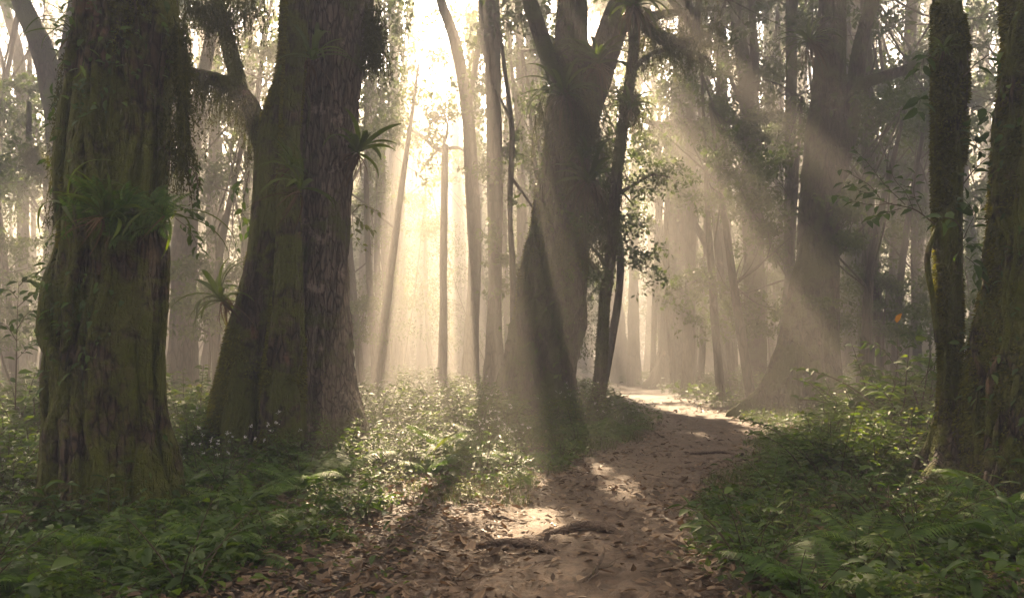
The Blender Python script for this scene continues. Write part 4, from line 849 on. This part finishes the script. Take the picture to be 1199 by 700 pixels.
epi(3, 88, 45, 7.6, .85, 'pair of long drooping leaves high on the massive mossy trunk', 3.0, (.2, -.4))
epi(2, 660, 112, 19.5, 1.5, 'large strap-leaved clump sitting in the fork of the forked tree', .7)
epi(2, 690, 215, 19.5, 1.5, 'shaggy strap-leaved clump on the flank of the forked tree', 1.9, (.1, .3))
epi(2, 700, 75, 19.8, 1.4, 'strap-leaved clump on the rising limb of the forked tree', 2.9)
epi(1, 685, 185, 19.5, 1.7, 'small rosette above the shaggy clump on the forked tree', .9, (.2, .2))
epi(2, 742, 8, 18.0, 1.3, 'dangling clump at the top of the slender leaning tree', 1.0)
epi(1, 738, 128, 18.0, 1.5, 'knot of strap leaves in the middle of the slender leaning tree', 2.1)
epi(2, 948, 50, 20.4, 1.2, 'spiky rosette high on the tall buttressed tree', .3, (0, -.4))
epi(1, 1104, 60, 8.4, .5, 'little tuft on the upper slim mossy trunk', .3, (.4, -.3))
# fern fronds that hang on the massive trunk
for k, (px, py, rz, sc) in enumerate([(112, 240, 3.2, .55), (130, 248, 4.2, .5), (150, 246, 4.9, .5), (165, 268, 5.2, .45), (192, 262, 5.8, .6), (180, 240, .2, .5), (98, 262, 3.6, .5), (140, 275, 4.6, .4)]):
    p = P(px, py, 7.3 if 110 < px < 180 else 7.5)
    place(FERN_N[k % 2], 'trunk_fern', 'small fern rooted in the moss halfway up the massive trunk', 'fern', 'ferns on the massive mossy trunk', p[0], p[1], rz, sc*1.1, z=p[2], tilt=(.9, 0))

# ------------------------------------------------------------------ leafy sprays: branches that reach into the view
def spray(name, label, stems, d, lsize, nper, mat='broad', rad=.008, wr=.48):
    "stems: lists of (px, py); leaves sit alternately along each stem"
    base = P(*stems[0][0], d); st = MB(); lf = MB(); root = thing(name, base, label, 'branch')
    for k, sm in enumerate(stems):
        pts = np.array([P(px, py, d+.25*vn(px*.02, py*.02, k, 5)) for px, py in sm]); c = spline(pts, 40) if len(pts) > 2 else np.linspace(pts[0], pts[-1], 40)
        tube(st, pts, np.linspace(rad*(1 if k == 0 else .5), rad*.2, len(pts)), 5, 26, k, .1)
        n = nper; i = np.linspace(8, 39, n).astype(int); T = unit(np.gradient(c, axis=0))[i]; sg = np.where(np.arange(n) % 2, 1, -1)[:, None]
        Sd = unit(np.cross(T, np.array([0, -.5, .9])))
        D = T*.7+Sd*sg*.8+rng.normal(size=(n, 3))*.25+np.array([0, 0, -.25]); L = lsize*rng.uniform(.6, 1.15, n)
        N = np.array([0, -.45, .8])+rng.normal(size=(n, 3))*.35
        leaf_fold(lf, c[i]+unit(D)*L[:, None]*.12, D, N, L, L*wr)
    st.build('stem', M['twig'], root); lf.build('leaves', M[mat], root)
spray('leafy_branch', 'leafy twig spray reaching out in front of the grey mist from the slim mossy trunk',
      [[(1094, 262), (1070, 245), (1040, 238), (1015, 215), (985, 198)], [(1060, 240), (1035, 215), (1015, 190), (1000, 175)], [(1045, 238), (1020, 240), (1000, 236), (978, 228)], [(1070, 246), (1060, 225), (1045, 205), (1042, 190)],
       [(1055, 244), (1035, 250), (1015, 258)], [(1080, 250), (1070, 225), (1072, 205)], [(1030, 225), (1010, 225), (990, 214)]], 8.3, .13, 11)
spray('leafy_branch', 'broad glossy leaves hanging off the upper slim mossy trunk',
      [[(1128, 90), (1150, 70), (1165, 62), (1180, 70)], [(1096, 120), (1080, 115), (1075, 130)], [(1130, 130), (1148, 125), (1160, 140), (1158, 165)], [(1096, 70), (1084, 65), (1080, 80)]], 8.35, .19, 7)
spray('leafy_branch', 'broad leaves filling the gap between the slim and dark right trunks',
      [[(1128, 215), (1145, 195), (1158, 185), (1170, 190)], [(1128, 280), (1140, 255), (1150, 240)], [(1150, 180), (1140, 165), (1134, 150)], [(1130, 300), (1142, 310), (1150, 330)], [(1145, 260), (1135, 240), (1128, 232)]], 8.25, .18, 7)
spray('leafy_branch', 'glossy leaves on the lower slim mossy trunk above the bush',
      [[(1126, 270), (1118, 258), (1105, 255), (1095, 262)], [(1120, 300), (1135, 285), (1150, 290)], [(1150, 300), (1165, 290), (1180, 300), (1192, 320)]], 8.1, .17, 6)
spray('leafy_branch', 'thin sapling with layered leaves at the left view edge',
      [[(18, 480), (19, 430), (20, 380), (22, 330)], [(20, 400), (5, 380), (-12, 375)], [(20, 385), (35, 365), (52, 360)], [(20, 360), (38, 345), (55, 338)], [(21, 350), (8, 338), (-8, 340)], [(20, 420), (36, 405), (48, 400)], [(22, 335), (30, 328), (40, 330)]], 8.8, .14, 9)
spray('leafy_branch', 'lime twig of small leaves lit up beside the furrowed trunk',
      [[(412, 250), (424, 240), (436, 245), (446, 250)], [(412, 250), (424, 262), (436, 270)], [(412, 250), (418, 280), (432, 296)]], 12.3, .12, 9, 'lime')
spray('leafy_branch', 'twig of leaves hanging by the root column of the furrowed tree',
      [[(292, 200), (286, 230), (282, 260), (278, 290)], [(290, 210), (280, 215), (274, 225)], [(284, 250), (292, 262), (296, 280)]], 11.9, .15, 9)
spray('leafy_branch', 'thin leafy climber drooping from the massive mossy trunk towards the furrowed one',
      [[(216, 190), (228, 200), (232, 225), (230, 240)], [(205, 240), (225, 248), (245, 262)], [(205, 255), (222, 270), (234, 295)]], 7.8, .10, 12)

spray('leafy_branch', 'leafy shoot rising under the orange leaf',
      [[(1040, 510), (1046, 460), (1051, 420), (1050, 381)], [(1045, 470), (1025, 440), (1005, 425)], [(1048, 450), (1070, 425), (1085, 415)], [(1050, 430), (1032, 408), (1015, 400)], [(1050, 420), (1066, 400), (1078, 388)], [(1044, 480), (1062, 460), (1082, 452)], [(1042, 490), (1020, 475), (1000, 470)]], 11.2, .17, 11, 'herb')
# ------------------------------------------------------------------ ground cover, grass, litter, twigs: uncountable
def cover(n, ymin, ymax, dens, edge, seed, power=1.0):
    r0 = np.random.default_rng(seed); k = n*6
    y = ymin+(ymax-ymin)*r0.random(k)**power; x = r0.uniform(-1, 1, k)*(y*.67+.6); d, s = path_d(x, y)
    ok = (d > edge+.35*vn(x*1.6, y*1.6, 0, 23)) & dens(x, y, d, s, r0)
    for a, b, c in HERO: ok &= np.hypot(x-a, y-b) > c*.6
    return x[ok][:n], y[ok][:n]
def patchy(x, y, d, s, r0):
    bare = (s < 0) & (((y < 8.6) & (x > -1.25-.28*(8.6-y)+.3*vn(x*2, y*2, 1, 3))) | ((y < 9.4) & (y >= 8.6) & (x > -2.2)))
    v = vn(x*.8, y*.8, 0, 41)+.6*vn(x*2.6, y*2.6, 0, 43)
    return np.where(bare, r0.random(len(x)) < .035, r0.random(len(x)) < np.clip(.55+.6*v, .08, 1))
def leaves_on_ground(name, label, n, y0, y1, hmax, size, mat, edge, seed, power=1.0):
    x, y = cover(n, y0, y1, patchy, edge, seed, power); r0 = np.random.default_rng(seed+1); n = len(x)
    cl = vn(x*3, y*3, 0, 51); z = gz(x, y)+r0.random(n)**1.4*hmax*(.5+.5*np.clip(cl+.6, 0, 1.4))
    D = unit(np.stack([r0.normal(size=n), r0.normal(size=n), r0.normal(size=n)*.35+.1], 1)); N = unit(np.stack([r0.normal(size=n)*.35, r0.normal(size=n)*.35, np.ones(n)], 1))
    L = size*(.4+1.1*r0.random(n)**2)*(1+smooth(12, 35, y)*1.2); mb = MB()
    (leaf_fold if y1 < 14 else leaf_quads)(mb, np.stack([x, y, z], 1), D, N, L, L*r0.uniform(.4, .65, n))
    tag(mb.build(name, M[mat]), label, 'ground cover', kind='stuff')
leaves_on_ground('ground_cover', 'low carpet of small green leaves on both near banks', 34000, 4.4, 11, .20, .055, 'herb', .05, 101, 1.15)
leaves_on_ground('ground_cover', 'scattered larger leaves of low creeping plants on both near banks', 5000, 4.4, 11, .30, .12, 'broad', .1, 107, 1.15)
leaves_on_ground('ground_cover', 'green undergrowth carpet on the middle-distance banks', 60000, 11, 26, .32, .075, 'herb', .0, 103, 1.2)
leaves_on_ground('ground_cover', 'misty undergrowth carpet between the far trunks', 60000, 26, 75, .6, .12, 'under', .1, 105, 1.2)
def grass():
    mb = MB()
    for n, y0, y1, h, seed in [(9000, 8.4, 13, .14, 1), (16000, 13, 26, .22, 2)]:
        x, y = cover(n, y0, y1, lambda x, y, d, s, r0: (vn(x*1.1, y*1.1, 0, 61)+.4*vn(x*4, y*4, 0, 62) > .05) & (d < 4.5), -.05, 200+seed); r0 = np.random.default_rng(seed); n = len(x)
        C = np.stack([x, y, gz(x, y)-.01], 1); p, d, s = arcs(C, r0.uniform(0, 6.28, n), r0.uniform(.9, 1.5, n), h*r0.uniform(.5, 1.4, n), r0.uniform(.3, 1.3, n), 4)
        ribbon(mb, p, s, np.array([[1, .9, .6, .1]])*.007*(1+.5*(y0 > 12)))
    tag(mb.build('grass', M['grass']), 'thin short grass along the path edges', 'grass', kind='stuff')
grass()
def litter():
    mb = MB()
    for n, y0, y1, size, seed, pw in [(15000, 4.4, 12, .095, 1, 1.0), (14000, 12, 30, .11, 2, 1.3), (16000, 4.4, 16, .035, 3, 1.2)]:
        r0 = np.random.default_rng(300+seed); k = n*4; y = y0+(y1-y0)*r0.random(k)**pw; x = r0.uniform(-1, 1, k)*(y*.66+.5); d, s = path_d(x, y)
        on = np.clip(.26+.8*smooth(-.9, .2, d+.5*vn(x*1.2, y*1.2, 0, 71)), 0, 1)*np.where((s < 0) & (x > -3.2), 1.0, .75)
        ok = r0.random(k) < on; x, y = x[ok][:n], y[ok][:n]; n = len(x)
        nrm = np.stack([r0.normal(size=n)*.28, r0.normal(size=n)*.28, np.ones(n)], 1); a = r0.uniform(0, 6.28, n)
        D = np.stack([np.cos(a), np.sin(a), r0.normal(size=n)*.12], 1); L = size*r0.uniform(.4, 1.35, n)
        z = gz(x, y)+.012+.02*r0.random(n)
        leaf_fold(mb, np.stack([x, y, z], 1), D, nrm, L, L*r0.uniform(.35, .7, n), r0.normal(size=n)*.28, .22)
    tag(mb.build('leaf_litter', M['litter'], sm=False), 'curled brown fallen leaves strewn over the dirt and banks', 'fallen leaves', kind='stuff')
    tw = MB(); r0 = np.random.default_rng(5)
    for k in range(420):
        y = 4.4+16*r0.random()**1.6; x = r0.uniform(-1, 1)*(y*.62+.3); a = r0.uniform(0, 6.28); l = r0.uniform(.06, .38)
        c = np.array([x, y, float(gz(x, y))+.012]); e = c+np.array([math.cos(a)*l, math.sin(a)*l, 0]); e[2] = float(gz(e[0], e[1]))+.015+.02*r0.random()
        mid = (c+e)/2+np.array([r0.normal()*.02, r0.normal()*.02, .01]); rr = r0.uniform(.002, .006); tube(tw, [c, mid, e], [rr, rr*.8, rr*.4], 4, 5, k, .1)
    tag(tw.build('twigs', M['twig']), 'small broken twigs scattered among the fallen leaves', 'twigs', kind='stuff')
    cl = MB(); r0 = np.random.default_rng(6); n = 2600; y = 4.4+16*r0.random(n)**1.5; c, h = np.interp(y, PATH[:, 0], PATH[:, 1]), np.interp(y, PATH[:, 0], PATH[:, 2]); x = c+r0.uniform(-1.15, 1.15, n)*h
    ico = np.array([[0, 0, 1], [.9, 0, .3], [.28, .85, .3], [-.72, .53, .3], [-.72, -.53, .3], [.28, -.85, .3], [0, 0, -.4]], float); tr = np.array([[0, 1, 2], [0, 2, 3], [0, 3, 4], [0, 4, 5], [0, 5, 1], [6, 2, 1], [6, 3, 2], [6, 4, 3], [6, 5, 4], [6, 1, 5]])
    sz = .004+.013*r0.random(n)**3; V = ico[None]*sz[:, None, None]*r0.uniform(.7, 1.4, (n, 7, 3))*np.array([1, 1, .6])+np.stack([x, y, gz(x, y)+.004], 1)[:, None]
    cl.add(V.reshape(-1, 3), None, (np.arange(n)[:, None, None]*7+tr[None]).reshape(-1, 3))
    tag(cl.build('soil_clods', plain('soil_clods', [(0, (.05, .03, .02)), (1, (.17, .11, .07))]), sm=False), 'crumbs of earth and tiny stones on the footpath', 'soil', kind='stuff')
litter()
# roots crossing the path
def root_thing(label, pts, r0_, seed, moss=False, branches=()):
    q = []
    for px, py, lift in pts:
        d = CH*F/(py-HY); x = (px-HX)/F*d; q.append(np.array([x, d, float(gz(x, d))+lift]))
    mb = MB(); tube(mb, q, [r0_*f for f in np.interp(np.linspace(0, 1, len(q)), [0, .3, .7, 1], [.3, .95, 1, .25])], 12, 60, seed, .22)
    for br in branches:
        b = []
        for px, py, lift in br:
            d = CH*F/(py-HY); x = (px-HX)/F*d; b.append(np.array([x, d, float(gz(x, d))+lift]))
        tube(mb, b, np.linspace(r0_*.6, r0_*.2, len(b)), 8, 24, seed+1, .2)
    tag(mb.build('tree_root', M['root'] if not moss else M['bark_moss'], loc=q[len(q)//2]), label, 'root', 'roots crossing the path')
root_thing('long dark root lying across the path, nearer of the two big ones', [(530, 637, -.01), (560, 634, .02), (600, 634, .03), (640, 640, .02), (655, 646, -.02)], .040, 1, False, [[(600, 634, .02), (580, 640, .01), (560, 648, -.01)]])
root_thing('humped root crossing the sunlit patch of the path', [(615, 622, -.03), (650, 618, .01), (690, 613, .05), (715, 616, .03), (735, 622, -.03)], .045, 2)
root_thing('short forked root standing up from the dirt in the near path', [(680, 672, -.01), (695, 664, .03), (705, 655, .06), (708, 648, .09)], .014, 3, False, [[(700, 662, .03), (715, 662, .05), (722, 655, .08)], [(700, 664, .02), (690, 670, .01), (672, 674, -.01)]])
root_thing('mossy root at the bottom edge of the littered ground', [(300, 622, -.02), (340, 626, .03), (390, 632, .04), (440, 634, .0)], .045, 4, True)
root_thing('thick dark root in the near corner under the ground plants', [(850, 700, -.02), (890, 688, .03), (930, 680, .05), (960, 682, -.02)], .06, 5)
root_thing('thin root across the path further back', [(560, 603, -.01), (580, 600, .015), (605, 603, -.01)], .02, 6)
root_thing('low root ridge across the path beyond the sunlit patch', [(785, 532, -.02), (815, 528, .02), (850, 527, .02), (880, 530, -.02)], .035, 7)

# ------------------------------------------------------------------ mist: one closed box of even air round everything
def haze():
    x0, x1, y0, y1, z0, z1 = -425, 425, -40, 440, -6, 31.0
    V = np.array([[x, y, z] for x in (x0, x1) for y in (y0, y1) for z in (z0, z1)], float)
    Q = [[0, 1, 3, 2], [4, 6, 7, 5], [0, 4, 5, 1], [2, 3, 7, 6], [0, 2, 6, 4], [1, 5, 7, 3]]
    m, t, out = nodes('forest_mist')
    v = nd(t, 'ShaderNodeVolumePrincipled', Color=(1.0, .965, .90, 1), Density=HAZE_DENSITY, Anisotropy=.38)
    v.inputs['Density Attribute'].default_value = ''; v.inputs['Blackbody Intensity'].default_value = 0
    t.links.new(v.outputs[0], out.inputs['Volume'])
    try: m.cycles.homogeneous_volume = True
    except Exception: pass
    tag(obj('haze', mesh('haze', V, Q, mat=m, smooth_shade=False)), 'pale morning mist hanging between the trees', 'mist', kind='stuff')
haze()
